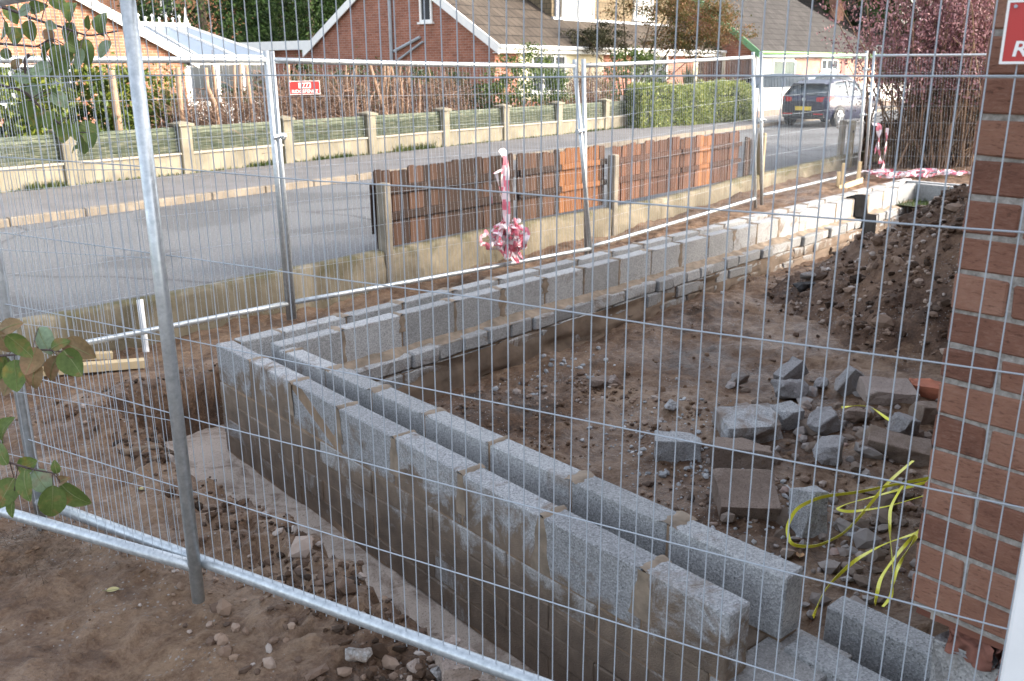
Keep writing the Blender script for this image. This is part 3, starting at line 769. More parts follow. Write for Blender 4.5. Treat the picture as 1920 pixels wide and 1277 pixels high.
# timber setting-out profile
m = MB(); r_ = random.Random(2)
def beam(mb, a, b, w_, h_):
    a = np.array(a, float); b = np.array(b, float); T = (b-a)/np.linalg.norm(b-a); up = np.array([0, 0, 1.]) if abs(T[2]) < .8 else np.array([1., 0, 0])
    X_ = np.cross(T, up); X_ /= np.linalg.norm(X_); Y_ = np.cross(X_, T)
    p = [q+X_*sx*w_/2+Y_*sy*h_/2 for q in (a, b) for sx, sy in ((-1, -1), (1, -1), (1, 1), (-1, 1))]
    mb.hexa(p)
t = thing("timber_profile", "pale timber frame of two stakes and a rail in the soil behind the wall", "timber profile", tuple(gz(1580, 360, .02)))
o = np.array(t.location); Yp = o[1]
for (xb, yb, xt, yt, dy) in ((1577, 362, 1583, 306, 0), (1607, 352, 1613, 303, .35)):
    m = MB(); beam(m, gy(xb, yb, Yp+dy)-o, gy(xt, yt, Yp+dy)-o, .05, .04); m.build("stake", WOODP, t)
m = MB(); beam(m, gy(1573, 353, Yp-.05)-o, gy(1617, 338, Yp+.35)-o, .02, .08); m.build("rail", WOODP, t)
m = MB(); beam(m, gy(1571, 352, Yp+.3), gy(1573, 322, Yp+.3), .05, .04)
single("timber_stake", m, WOODP, "short pale timber stake behind the setting-out frame", "stake")
# timbers and pipe on the left
def plank(a, b, w_, h_, label):
    m = MB(); beam(m, a, b, w_, h_); single("timber_offcut", m, WOODP, label, "timber", "pale timber offcuts lying on the mud")
def onm(px, py, dz=0):
    h = hit(px, py); return h+np.array([0, 0, dz])
plank(onm(60, 708, .03), onm(200, 699, .035), .07, .045, "pale timber offcut half hidden under the lower apple leaves, leftmost of the three")
plank(onm(112, 704, .035), onm(272, 690, .035), .075, .05, "longest pale timber offcut on the mud, its pointed end towards the white pipe")
plank(onm(120, 694, .075), onm(214, 686, .075), .06, .04, "short pale timber offcut lying on top of the longer one")
m = MB(); a = gl(262, 562, P2(NWA, NWN, .05), NWD)[0]; b = gl(275, 668, P2(NWA, NWN, .16), NWD)[0]
m.tube([a, a*.5+b*.5+NWN[0]*0, b, b+np.array([.05, -.06, -.06])], .022, 10)
single("plastic_pipe", m, plain("white_plastic", (.72, .72, .72), .4), "white plastic pipe leaning on the mossy wall at the left", "pipe", None, smooth=True)
# white post close by on the right
wp = gy(1906, 1180, 1.22)
m = MB(); m.obox(wp[:2], A2, N2, -.002, .09, -.035, .035, .05, 1.62, .006)
single("white_post", m, plain("white_paint", (.78, .80, .82), .45, 0, .06, 8), "white painted post at the lower right corner, close in front of the brick wall", "post")
# ------------------------------------------------------------------ masonry materials
def brick_mat(name, c1, c2, mort, dirv=(1, 1), rough=.9, bw=.225, rh=.075, ms=.010, bump=.4):
    t = NT(name)
    sp = t.n("ShaderNodeSeparateXYZ"); t.l(t.co, sp.inputs[0])
    U = t.math('ADD', t.math('MULTIPLY', sp.outputs[0], dirv[0]), t.math('MULTIPLY', sp.outputs[1], dirv[1]))
    cb = t.n("ShaderNodeCombineXYZ"); t.l(U, cb.inputs[0]); t.l(sp.outputs[2], cb.inputs[1])
    b = t.n("ShaderNodeTexBrick"); t.l(cb.outputs[0], b.inputs["Vector"])
    b.inputs["Scale"].default_value = 1; b.inputs["Brick Width"].default_value = bw; b.inputs["Row Height"].default_value = rh
    b.inputs["Mortar Size"].default_value = ms/2; b.inputs["Mortar Smooth"].default_value = .1; b.inputs["Bias"].default_value = 0
    b.inputs["Color1"].default_value = (*c1, 1); b.inputs["Color2"].default_value = (*c2, 1); b.inputs["Mortar"].default_value = (*mort, 1)
    n = t.noise(2.3, 5)
    c = t.mix(1, b.outputs["Color"], t.ramp(n, [(.3, .78), (.7, 1.18)]), 'MULTIPLY')
    return t.out(c, rough, t.bump(b.outputs["Fac"], -bump, .01), 0, .2)
def tile_mat(name, c1, c2, gap, bw=.3, rh=.3):
    return brick_mat(name, c1, c2, gap, (1, 0), .85, bw, rh, .03, .6)
# ------------------------------------------------------------------ the house this plot belongs to
hb = thing("brick_house", "near house with rough red brown bricks and pale mortar, at the right edge", "house")
R = random.Random(11)
def brick_near():
    t = NT("rustic_brick")
    st = t.noise(42, 6, .75, .6, None, (1.0, 1.0, 4)); n = t.noise(9, 6, .7)
    f = t.math('ADD', t.math('MULTIPLY', t.island(), .45), t.math('MULTIPLY', n, .65))
    c = t.ramp(f, [(.2, (.125, .058, .041)), (.45, (.205, .098, .068)), (.7, (.275, .142, .098)), (.95, (.37, .22, .165))])
    c = t.mix(t.ramp(st, [(.52, 0.), (.70, .5)]), c, (.30, .19, .15)); c = t.mix(t.ramp(st, [(.34, .6), (.45, 0.)]), c, (.045, .022, .018))
    return t.out(c, .88, t.bump(st, .7, .006, t.bump(t.noise(90, 4, .7), .6, .003, t.bump(n, .5, .01))), 0, .25)
NB = brick_near()
def mort_near():
    t = NT("lime_mortar"); n = t.noise(60, 4, .7)
    c = t.ramp(n, [(.3, (.17, .155, .14)), (.5, (.29, .275, .255)), (.75, (.44, .42, .40))])
    return t.out(c, .95, t.bump(n, .8, .006), 0, .2)
NM = mort_near()
Z0 = .608; m = MB()
def nbrick(o, u, v, a, b, z0, z1, w1=.10):
    m.obox(o, u, v, a, b, R.uniform(-.003, .002), w1, z0, z1, .0035, .0025, rnd=R)
for k in range(0, 31):
    z0 = Z0+.075*k+.005; z1 = z0+.065
    a = 0.0; first = True
    while a < 1.9:
        L = .1025 if (first and k % 2 == 1) else .215
        nbrick(HC, A2, N2, a, a+L, z0+R.uniform(-.002, .002), z1+R.uniform(-.002, .002)); a += L+.0105; first = False
    a = .113
    while a < 1.0:
        L = .215 if not (k % 2 == 0 and a < .2) else .1025
        m.obox(HC, A1, -A2*-1, a, a+L, R.uniform(-.003, .003), .10, z0, z1, .007, .002, rnd=R); a += L+.0105
m.build("brickwork", NB, hb)
m = MB(); m.obox(HC, A2, N2, .008, 1.9, .0055, .12, Z0-.002, Z0+31*.075); m.obox(HC, A1, A2, .02, 1.02, .006, .10, Z0-.002, Z0+31*.075-.001)
m.build("mortar", NM, hb)
dv = np.linalg.solve(np.array([A2, A1]), np.array([1., 1.]))
WB = brick_mat("house_brick", (.13, .055, .04), (.19, .085, .06), (.34, .31, .28), tuple(dv))
m = MB()
HL, HD, HE = 8.0, 9.0, 3.1
c4 = [P2(HC, A2, .0, N2, .0), P2(HC, A2, HL), P2(P2(HC, A2, HL), A1, HD), P2(HC, A1, HD)]
def inset(z0, z1):
    ctr = sum(c4)/4; q = [p+(ctr-p)/np.linalg.norm(ctr-p)*.02 for p in c4]
    return [(*p, z0) for p in q]+[(*p, z1) for p in q]
m.hexa(inset(.58, HE)); m.build("wall", WB, hb)
m = MB(); rd = 1.7; e = .3
mid0 = (c4[0]+c4[3])/2-A2*.15; mid1 = (c4[1]+c4[2])/2+A2*.15
f0, f1 = c4[0]-A1*e-A2*.15, c4[1]-A1*e+A2*.15; b0, b1 = c4[3]+A1*e-A2*.15, c4[2]+A1*e+A2*.15
zl = HE-.12
for (p, q, mm, nn) in ((f0, f1, mid1, mid0), (b1, b0, mid0, mid1)):
    top = [(*p, zl), (*q, zl), (*mm, HE+rd), (*nn, HE+rd)]; bot = [(x, y, z-.12) for x, y, z in top]
    m.hexa(bot+top)
ROOFN = tile_mat("roof_tile", (.07, .055, .05), (.10, .08, .07), (.03, .025, .02))
m.build("roof", ROOFN, hb)
m = MB(); q = inset(HE-.02, HE); g0 = [c4[0], c4[3]]; g1 = [c4[1], c4[2]]
for (a, b, mm) in ((c4[0], c4[3], mid0+A2*.17), (c4[1], c4[2], mid1-A2*.17)):
    m.add([(*a, HE-.02), (*b, HE-.02), (*mm, HE+rd-.14)], [(0, 1, 2)])
m.build("gable", WB, hb)
def rough_block(mb, o, u, v, l0, l1, w0, w1, z0, z1, amp, sc, seed, n=26, inward=True):
    """front, top and left faces of a lump of rough masonry"""
    o = np.array(o)
    def put(L, W, Z, nx):
        x = o[0]+u[0]*L+v[0]*W; y = o[1]+u[1]*L+v[1]*W
        d = amp*fbm(x, y, Z, sc, 4, seed)
        return np.stack([x+nx[0]*d, y+nx[1]*d, Z+nx[2]*d], -1)
    a, b = np.meshgrid(np.linspace(l0, l1, n*2), np.linspace(z0, z1, n), indexing='ij')
    mb.grid(put(a, np.full_like(a, w0), b, (-v[0], -v[1], 0)))
    a, b = np.meshgrid(np.linspace(w0, w1, n), np.linspace(z0, z1, n), indexing='ij')
    mb.grid(put(np.full_like(a, l0), a, b, (-u[0], -u[1], 0)))
    a, b = np.meshgrid(np.linspace(l0, l1, n*2), np.linspace(w0, w1, n), indexing='ij')
    mb.grid(put(a, b, np.full_like(a, z1), (0, 0, 1)))
m = MB(); rough_block(m, HC, A2, N2, .055, 2.2, .015, .5, -.4, .535, .035, .16, 61)
m.build("concrete_footing", concrete("old_concrete", (.34, .34, .34), .3, (0, 0), (.20, .17, .14)), hb, True)
m = MB(); a = .085; RB = random.Random(4)
while a < 1.9:
    L = RB.choice([.07, .10, .14, .2]); rough_block(m, HC, A2, N2, a, a+L, RB.uniform(.005, .05), .25, .52, .600-RB.uniform(0, .03), .035, .07, int(a*100), 14); a += L+RB.uniform(.008, .03)
m.build("broken_bricks", plain("broken_brick", (.20, .085, .062), .95, 0, .4, 14, .6, 60), hb, True)
# ------------------------------------------------------------------ wall across the street
RENDW = plain("cream_render", (.205, .182, .132), .9, 0, .32, 2.6, .4, 70); COPE = plain("pale_coping", (.34, .305, .245), .85, 0, .15, 5, .3, 60)
def green_board():
    t = NT("green_board"); n = t.noise(7, 6, .7, .4, None, (.6, .6, 4)); n2 = t.noise(30, 4)
    c = t.ramp(n, [(.35, (.070, .090, .062)), (.52, (.135, .155, .112)), (.66, (.27, .27, .205))])
    return t.out(c, .8, t.bump(n2, .3, .01), 0, .2)
GREENB = green_board()
bw = thing("boundary_wall", "long low cream wall across the street with capped pillars and green ribbed boards between them", "wall", tuple([*FWA, 0]))
o = np.array([*FWA, 0.])
def fs(px, py=300): return gl(px, py, FWA, FWD)[1]
ps = [fs(x, y) for x, y in ((140, 350), (357, 330), (545, 310), (700, 293), (838, 280), (950, 266), (1050, 256), (1138, 248))]
dp = 2.2; ps = [ps[0]-dp*k for k in (6, 5, 4, 3, 2, 1)]+ps
send = fs(1180, 246)
m = MB(); k = -14.0
m.obox((0, 0), FWD, FWN, -20, send, .03, .22, .05, .40, .01); m.build("low_wall", RENDW, bw)
m = MB()
for a, b in zip([-14]+ps, ps+[send]): m.obox((0, 0), FWD, FWN, a+.11, b-.11, .0, .25, .402, .44, .008, .003)
m.build("coping", COPE, bw)
for a, b in zip(ps, ps[1:]+[send-.02]):
    prof = []; nr = 7; zz0, zz1 = .443, .845
    for i in range(nr):
        z0 = zz0+(zz1-zz0)*i/nr; hgt = (zz1-zz0)/nr; top = 2.2 if i == nr-1 else 1
        prof += [(.105, z0), (.095, z0+hgt*.12), (.060 if i < 5 else .085, z0+hgt*.85), (.118, z0+hgt*.95)]
    prof += [(.118, zz1), (.15, zz1), (.15, zz0)]
    U = np.linspace(a+.11, b-.11, 4); G = np.zeros((4, len(prof), 3))
    for j, (w_, z) in enumerate(prof):
        for i, uu in enumerate(U): q = P2((0, 0), FWD, uu, FWN, w_); G[i, j] = (q[0], q[1], z)
    m = MB(); m.grid(G); m.build("panel", GREENB, bw)
for s in ps:
    m = MB(); m.obox((0, 0), FWD, FWN, s-.108, s+.108, -.015, .245, .05, .86, .012, .003); pil = m.build("pillar", RENDW, bw)
    m = MB(); a, b = s-.145, s+.145
    lo = [(*P2((0, 0), FWD, x, FWN, y), z) for z in (.862, .90) for x, y in ((a, -.05), (b, -.05), (b, .28), (a, .28))]
    m.hexa(lo); t0 = [(*P2((0, 0), FWD, x, FWN, y), .9005) for x, y in ((a, -.05), (b, -.05), (b, .28), (a, .28))]; ap = (*P2((0, 0), FWD, s, FWN, .115), .945)
    m.add(t0+[ap], [(0, 1, 4), (1, 2, 4), (2, 3, 4), (3, 0, 4)])
    m.build("cap", RENDW, pil)
WHITEW = plain("white_wall", (.80, .77, .70), .8, 0, .05, 3, .2, 50); BROWNW = plain("brown_plinth", (.20, .15, .125), .85, 0, .2)
def white_pier(px, wd, h, label):
    s = fs(px, 246); t = thing("gate_pillar", label, "pillar", tuple([*P2(FWA, FWD, s), 0])); m = MB()
    m.obox((0, 0), FWD, FWN, 0, wd, -.02, .38, .35, h, .015); m.build("shaft", WHITEW, t)
    m = MB(); m.obox((0, 0), FWD, FWN, -.01, wd+.01, -.03, .39, 0, .352, .01); m.build("plinth", BROWNW, t)
white_pier(1182, .50, .98, "white gate pillar with brown foot between the cream wall and the clipped hedge")
ww = thing("white_wall", "low white wall with brown foot running behind the dark blue car", "wall", tuple(gz(1408, 226, 0))); o = np.array(ww.location)
e1 = np.array([.66, .751]); e2 = np.array([-.751, .66])
m = MB(); m.obox((0, 0), e1, e2, 0, 16, 0, .22, .3, 1.05, .02); m.build("wall", WHITEW, ww)
m = MB(); m.obox((0, 0), e1, e2, -.02, 16, -.012, .23, 0, .302, .01); m.build("plinth", BROWNW, ww)
# ------------------------------------------------------------------ houses across the street
WHITEP = plain("white_upvc", (.82, .82, .80), .4, 0, .04); GLASSF = plain("window_glass", (.05, .06, .07), .08, 0, .3, .6, spec=.6)
CREAM = plain("cream_paint", (.78, .70, .50), .85, 0, .06)
BR_OR = brick_mat("orange_brick", (.28, .115, .065), (.37, .17, .10), (.42, .36, .29)); BR_RED = brick_mat("red_brick", (.27, .105, .068), (.36, .155, .105), (.36, .30, .26))
BR_PINK = brick_mat("pink_brick", (.45, .21, .14), (.52, .27, .19), (.5, .42, .36))
T_BROWN = tile_mat("brown_roof_tile", (.060, .048, .039), (.085, .069, .055), (.024, .02, .017)); T_GREY = tile_mat("grey_roof_tile", (.044, .041, .040), (.062, .057, .055), (.024, .022, .021), .3, .24)
T_DARK = tile_mat("dark_roof_tile", (.05, .045, .04), (.07, .06, .055), (.025, .02, .02))
GREENP = plain("green_paint", (.14, .33, .17), .5, 0, .08); GREENL = plain("pale_green_paint", (.17, .33, .10), .5, 0, .06)
def lb(mb, x0, x1, y0, y1, z0, z1): mb.box(x0, x1, y0, y1, z0, z1)
def house(label, o, ex, L, W, zE, rise, wallm, roofm, trimm, cat="house", name="house", hip=0., zb=0., gutm=None, ov=.3, group=None):
    ex = np.array(ex, float); ex /= np.linalg.norm(ex)
    t = thing(name, label, cat, (o[0], o[1], 0), math.atan2(ex[1], ex[0]), group)
    m = MB(); h = W/2
    V = [(0, 0, zb), (0, W, zb), (0, W, zE), (0, h, zE+rise), (0, 0, zE), (L, 0, zb), (L, W, zb), (L, W, zE), (L, h, zE+rise), (L, 0, zE)]
    if hip: V[8] = (L-.02, h, zE)
    m.add(V, [(0, 4, 3, 2, 1), (5, 6, 7, 8, 9), (0, 5, 9, 4), (1, 2, 7, 6)]); m.build("wall", wallm, t)
    sl = rise/h; m = MB(); th = .07
    for sgn in (0, 1):
        ya, yb = (-ov, h) if sgn == 0 else (W+ov, h)
        za, zc = zE-ov*sl+.05, zE+rise+.05
        x1t = L-hip if hip else L+.12
        top = [(-.12, ya, za), (L+(ov if hip else .12), ya, za), (x1t, yb, zc), (-.12, yb, zc)]
        m.hexa([(x, y, z-th) for x, y, z in top]+top)
    if hip:
        a, b, c = (L+ov, -ov, zE-ov*sl+.05), (L+ov, W+ov, zE-ov*sl+.05), (L-hip, h, zE+rise+.05)
        m.add([a, b, c], [(0, 1, 2)])
    rf = m.build("roof", roofm, t)
    m = MB(); m.tube([(-.12, h, zE+rise+.06), (L-hip if hip else L+.12, h, zE+rise+.06)], .09, 8); m.build("ridge", roofm, rf)
    for x0 in ((-.16, -.115), (L+.115, L+.16)) if not hip else ((-.16, -.115),):
        m = MB()
        for sgn in (0, 1):
            ya, yb = (-ov-.02, h) if sgn == 0 else (W+ov+.02, h)
            za, zc = zE-ov*sl+.07, zE+rise+.07
            m.hexa([(x0[0], ya, za-.28), (x0[1], ya, za-.28), (x0[1], yb, zc-.28), (x0[0], yb, zc-.28), (x0[0], ya, za), (x0[1], ya, za), (x0[1], yb, zc), (x0[0], yb, zc)])
        m.build("verge_board", trimm, t)
    m = MB(); ye = -ov; zf = zE-ov*sl
    lb(m, -.1, L+.1, ye, ye+.03, zf-.17, zf+.02); lb(m, -.1, L+.1, ye+.031, -.002, zf-.17, zf-.15); m.build("fascia", trimm, t)
    m = MB(); m.tube([(-.13, ye-.06, zf), (L+.13, ye-.06, zf)], .06, 8); m.build("gutter", gutm or trimm, t)
    return t
def window(t, axis, a0, a1, c, z0, z1, nm="window", mull=1, out=-1, frame=WHITEP, glass=GLASSF, fw_=.07):
    """axis 'x': lies in plane y=c; axis 'y': lies in plane x=c; out: side it faces"""
    def bx(mb, p0, p1, q0, q1, z0, z1):
        if axis == 'x': mb.box(p0, p1, min(q0, q1), max(q0, q1), z0, z1)
        else: mb.box(min(q0, q1), max(q0, q1), p0, p1, z0, z1)
    m = MB(); d0, d1 = c+out*.002, c+out*.06
    bx(m, a0, a1, d0, d1, z0, z0+fw_); bx(m, a0, a1, d0, d1, z1-fw_, z1); bx(m, a0, a0+fw_, d0, d1, z0+fw_, z1-fw_); bx(m, a1-fw_, a1, d0, d1, z0+fw_, z1-fw_)
    for i in range(1, mull+1):
        x = a0+(a1-a0)*i/(mull+1); bx(m, x-fw_/2, x+fw_/2, d0, d1-out*.005, z0+fw_, z1-fw_)
    w_ = m.build(nm, frame, t)
    m = MB(); bx(m, a0+fw_*.5, a1-fw_*.5, c+out*.003, c+out*.02, z0+fw_*.5, z1-fw_*.5); m.build("pane", glass, w_)
    m = MB(); bx(m, a0-.05, a1+.05, c+out*.002, c+out*.12, z0-.06, z0-.002); m.build("sill", frame, w_)
    return w_
def local(t, P):
    c, s = math.cos(t.rotation_euler[2]), math.sin(t.rotation_euler[2]); dx, dy = P[0]-t.location[0], P[1]-t.location[1]
    return np.array([c*dx+s*dy, -s*dx+c*dy, P[2]])
# bungalow in the middle
mo = gy(940, 84, 27.7); zE = mo[2]+.10; far = gz(1388, 96, mo[2]); mex = (far-mo)[:2]; ML = np.linalg.norm(mex)+.3; mex /= np.linalg.norm(mex); mey = np.array([-mex[1], mex[0]])
mid = house("bungalow with brown tiled roof, dormer and red brick gable in the middle", mo[:2]+mey*.25, mex, ML, 8.3, zE, 2.55, BR_RED, T_BROWN, WHITEP, ov=.25, name="bungalow")
def mx(px, py, off, t=mid, ex=mex, ey=mey): return local(t, gl(px, py, np.array(t.location)[:2]+ey*off, ex)[0])
def my(px, py, off=0., t=mid, ex=mex, ey=mey): return local(t, gl(px, py, np.array(t.location)[:2]+ex*off, ey)[0])
a, b = my(789, 42), my(812, 42); c = my(800, -6)
window(mid, 'y', b[1], a[1], 0, a[2], c[2]+.5, mull=0); 
m = MB(); p, q = my(737, 112), my(735, -20); m.tube([(-.07, p[1], 0.3), (-.07, p[1], q[2]+.3)], .055, 8)
p0, p1 = my(742, 96), my(790, 70); m.tube([(-.07, p0[1], p0[2]), (-.07, p1[1], p1[2])], .05, 8)
p0, p1 = my(750, 112), my(796, 78); m.tube([(-.07, p0[1], p0[2]), (-.07, p1[1], p1[2])], .035, 8); m.build("drainpipe", plain("grey_plastic", (.34, .38, .42), .45), mid)
m = MB(); xa, xb = 1.1, mx(1130, 110, 0)[0]; lb(m, xa, xb, -.03, -.002, .8, zE-.15); m.build("render_panel", CREAM, mid)
m = MB(); lb(m, mx(1300, 110, 0)[0], ML-.5, -.03, -.002, .8, zE-.15); m.build("render_panel", CREAM, mid)
window(mid, 'x', xa+.6, xa+2.4, -.03, 1.0, zE-.35, mull=2); window(mid, 'x', mx(1185, 110, 0)[0], mx(1250, 110, 0)[0], 0, 1.0, zE-.3, mull=1)
window(mid, 'x', mx(1318, 110, 0)[0], mx(1360, 110, 0)[0], -.03, .9, zE-.5, mull=1)
HANG = brick_mat("hung_tile", (.16, .125, .08), (.20, .155, .10), (.085, .07, .05), (1, 1), .85, .2, .16, .02)
yd = 1.35; dl, dr = mx(1034, 42, yd), mx(1250, 42, yd); zr = zE+yd*2.55/4.15+.02
m = MB(); lb(m, dl[0], dr[0], yd, 4.0, zr-.5, 5.15); dm = m.build("dormer", HANG, mid)
m = MB(); lb(m, dl[0]-.25, dr[0]+.25, yd-.3, 4.3, 5.15, 5.35); m.build("dormer_roof", WHITEP, dm)
m = MB(); lb(m, dl[0]-.02, dr[0]+.02, yd-.10, yd-.002, zr-.05, zr+.05); x = mx(1036, 20, yd)[0]; lb(m, x+.12, x+.24, yd-.09, yd-.004, zr+.05, 5.14); m.build("flashing", plain("lead_flashing", (.45, .47, .52), .6), dm)
for pa, pb in ((1052, 1112), (1186, 1222)):
    a, b = mx(pa, 36, yd), mx(pb, 36, yd); window(dm, 'x', a[0], b[0], yd, a[2], a[2]+1.2, mull=1, glass=plain("curtained_glass", (.42, .43, .42), .12, 0, .25, .8))
m = MB(); lb(m, .3, 4.5, 8.32, 20, 0, zE-.1); m.build("rear_extension", BR_RED, mid)
m = MB(); lb(m, -.02, 4.8, 8.34, 20.3, zE-.1, zE+.2); m.build("flat_roof", WHITEP, mid)
# bungalow on the left, gable to the street
lo_ = gy(366, 112, 27.0); lex = np.array([-.737, .676])
left = house("orange brick house gable with white barge board behind the apple leaves at the left", lo_[:2]-np.array([.676, .737])*.35, lex, 8.5, 10.5, lo_[2]+.16, 2.72, BR_OR, T_BROWN, WHITEP, ov=.35)
window(left, 'y', 3.2, 5.4, 0, .9, 1.9, mull=2)
# taller brick house behind
bo = gy(150, 60, 46.0); back = house("tall red brick house with a white window far behind the orange gable", bo[:2], np.array([.85, .53]), 8.6, 8, 6.2, 2.2, BR_OR, T_DARK, WHITEP, name="house")
bex = np.array([.85, .53])/np.hypot(.85, .53); bey = np.array([-bex[1], bex[0]])
a, b = mx(302, 26, 0, back, bex, bey), mx(326, 26, 0, back, bex, bey); window(back, 'x', a[0], b[0], 0, a[2], a[2]+1.3, mull=0)
m = MB(); p = mx(272, 20, 0, back, bex, bey); m.tube([(p[0], -.08, 0), (p[0], -.08, 6.0)], .06, 8); m.build("drainpipe", WHITEP, back)
# conservatory
cex = np.array([.676, .737]); cv = thing("conservatory", "white conservatory with glazed hipped roof and crested ridge beside the orange gable", "conservatory", (-9.95, 26.5, 0), math.atan2(cex[1], cex[0]))
cl, cw, ce, cr_ = 3.75, 4.0, 2.14, 3.02; r0, r1, ym = .2, 2.15, 2.0
ROOFG = plain("roof_glass", (.15, .19, .25), .35, 0, .15, .8, spec=.25)
m = MB(); m.add([(0, 0, ce), (cl, 0, ce), (r1, ym, cr_), (r0, ym, cr_)], [(0, 1, 2, 3)]); m.add([(cl, 0, ce), (cl, cw, ce), (r1, ym, cr_)], [(0, 1, 2)]); m.add([(cl, cw, ce), (0, cw, ce), (r0, ym, cr_), (r1, ym, cr_)], [(0, 1, 2, 3)])
rg = m.build("roof_glazing", ROOFG, cv)
m = MB()
def bar(a, b, w_=.07): beam(m, np.array(a)+[0, 0, .02], np.array(b)+[0, 0, .02], w_, .06)
for k in (0, .33, .66, 1): bar((cl*k, -.02, ce), (r0+(r1-r0)*k, ym, cr_))
for k in (.33, .66): bar((cl, cw*k, ce), (r1, ym, cr_))
bar((cl, cw, ce), (r1, ym, cr_)); m.build("roof_bar", WHITEP, cv)
m = MB(); lb(m, -.05, cl+.08, -.10, -.0, ce-.16, ce+.02); lb(m, cl, cl+.08, -.0, cw+.1, ce-.16, ce+.02); m.build("eaves_beam", WHITEP, cv)
m = MB(); lb(m, r0-.1, r1+.08, ym-.08, ym+.08, cr_-.02, cr_+.09)
rc = m.build("ridge", WHITEP, cv); m = MB(); R = random.Random(2)
for i in range(9):
    x = r0+(r1-r0)*i/9; hh = .16 if i % 2 else .24
    m.tube([(x, ym, cr_+.09), (x, ym, cr_+.12), (x, ym, cr_+.09+hh*.6), (x, ym, cr_+.09+hh*.75), (x, ym, cr_+.09+hh)], [.05, .02, .02, .055, .005], 6)
m.tube([(r1, ym, cr_+.09), (r1, ym, cr_+.2), (r1, ym, cr_+.3), (r1, ym, cr_+.58)], [.08, .06, .035, .004], 8); m.build("cresting", WHITEP, rc)
m = MB(); lb(m, 0, cl, 0, .12, 0, .75); lb(m, cl-.12, cl, .121, cw, 0, .75); m.build("dwarf_wall", WHITEP, cv)
for i in range(4): window(cv, 'x', cl*i/4, cl*(i+1)/4, .06, .76, ce-.17, mull=0, out=-1, fw_=.09)
for i in range(4): window(cv, 'y', cw*i/4+.02, cw*(i+1)/4+.02, cl-.06, .76, ce-.17, mull=0, out=1, fw_=.09)
# bungalow with green trim on the right
go = gy(1425, 95, 38.0); gex = np.array([.66, .751])
grn = house("bungalow with grey tiled hipped roof, green gutter and pale brick front behind the cars", go[:2]+np.array([-.751, .66])*.25, gex, 13.5, 9.5, go[2]+.14, 3.5, BR_RED, T_GREY, GREENP, hip=4.4, gutm=GREENL, ov=.28, name="bungalow")
gey = np.array([-.751, .66]); gE = go[2]
def gx(px, py=120): return mx(px, py, 0, grn, gex, gey)
m = MB(); lb(m, .05, gx(1488)[0], -.03, -.002, 0, gE-.02); m.build("white_panel", WHITEW, grn)
m = MB(); lb(m, gx(1490)[0], 13.4, -.035, -.002, 0, gE-.1); m.build("front_brick", BR_PINK, grn)
a, b = gx(1444, 150), gx(1486, 150); window(grn, 'x', a[0], b[0], -.031, .6, gE-.35, mull=1, glass=plain("dim_glass", (.13, .17, .15), .15, 0, .3, .8))
m = MB(); a, b = gx(1537), gx(1568); lb(m, a[0], b[0], -.06, -.037, 0, 1.55); m.build("garage_door", plain("door_paint", (.55, .58, .55), .5), grn)
window(grn, 'x', a[0], b[0], -.036, 1.6, 2.1, mull=2); m = MB(); lb(m, b[0]+.5, b[0]+1.0, -.06, -.037, 0, 2.1); m.build("front_door", plain("door_red", (.30, .08, .06), .5), grn)
m = MB(); m.tube([(-.10, -.2, 0), (-.10, -.2, gE-.2)], .06, 8); m.build("drainpipe", WHITEP, grn)
m = MB(); lb(m, 3.0, 5.2, 4.55, 4.95, gE+3.3, gE+3.9); m.build("roof_vent", WHITEP, grn)
# side gate between the bungalows
sg = thing("side_gate", "brown boarded gate and screen between the two bungalows", "gate", tuple([*gy(1412, 150, 37.0)[:2], 0])); d_ = np.array([-.9, -.1]); m = MB()
for i in range(26): m.obox((0, 0), (-1, -.02), (0, 1), i*.085, i*.085+.078, 0, .03, .05, 2.15+.0*i, .004)
m.build("boards", WOODR, sg); m = MB(); m.obox((0, 0), (-1, -.02), (0, 1), 1.15, 1.28, -.05, -.005, 0, 2.3, .01); m.build("post", CPOST, sg)
# house with dark roof and chimney behind
co_ = gy(1480, 60, 52.0); chs = house("house with dark tiled roof and an orange brick chimney far behind the green trimmed bungalow", co_[:2], np.array([.80, .60]), 13, 9, 3.2, 4.2, BR_RED, T_DARK, WHITEP)
cpx = np.array([.8, .6]); p = mx(1566, 5, 1.6, chs, cpx, np.array([-.6, .8])); m = MB(); lb(m, p[0]-.38, p[0]+.38, 1.2, 2.0, 3.6, 6.4); m.build("chimney", BR_PINK, chs)
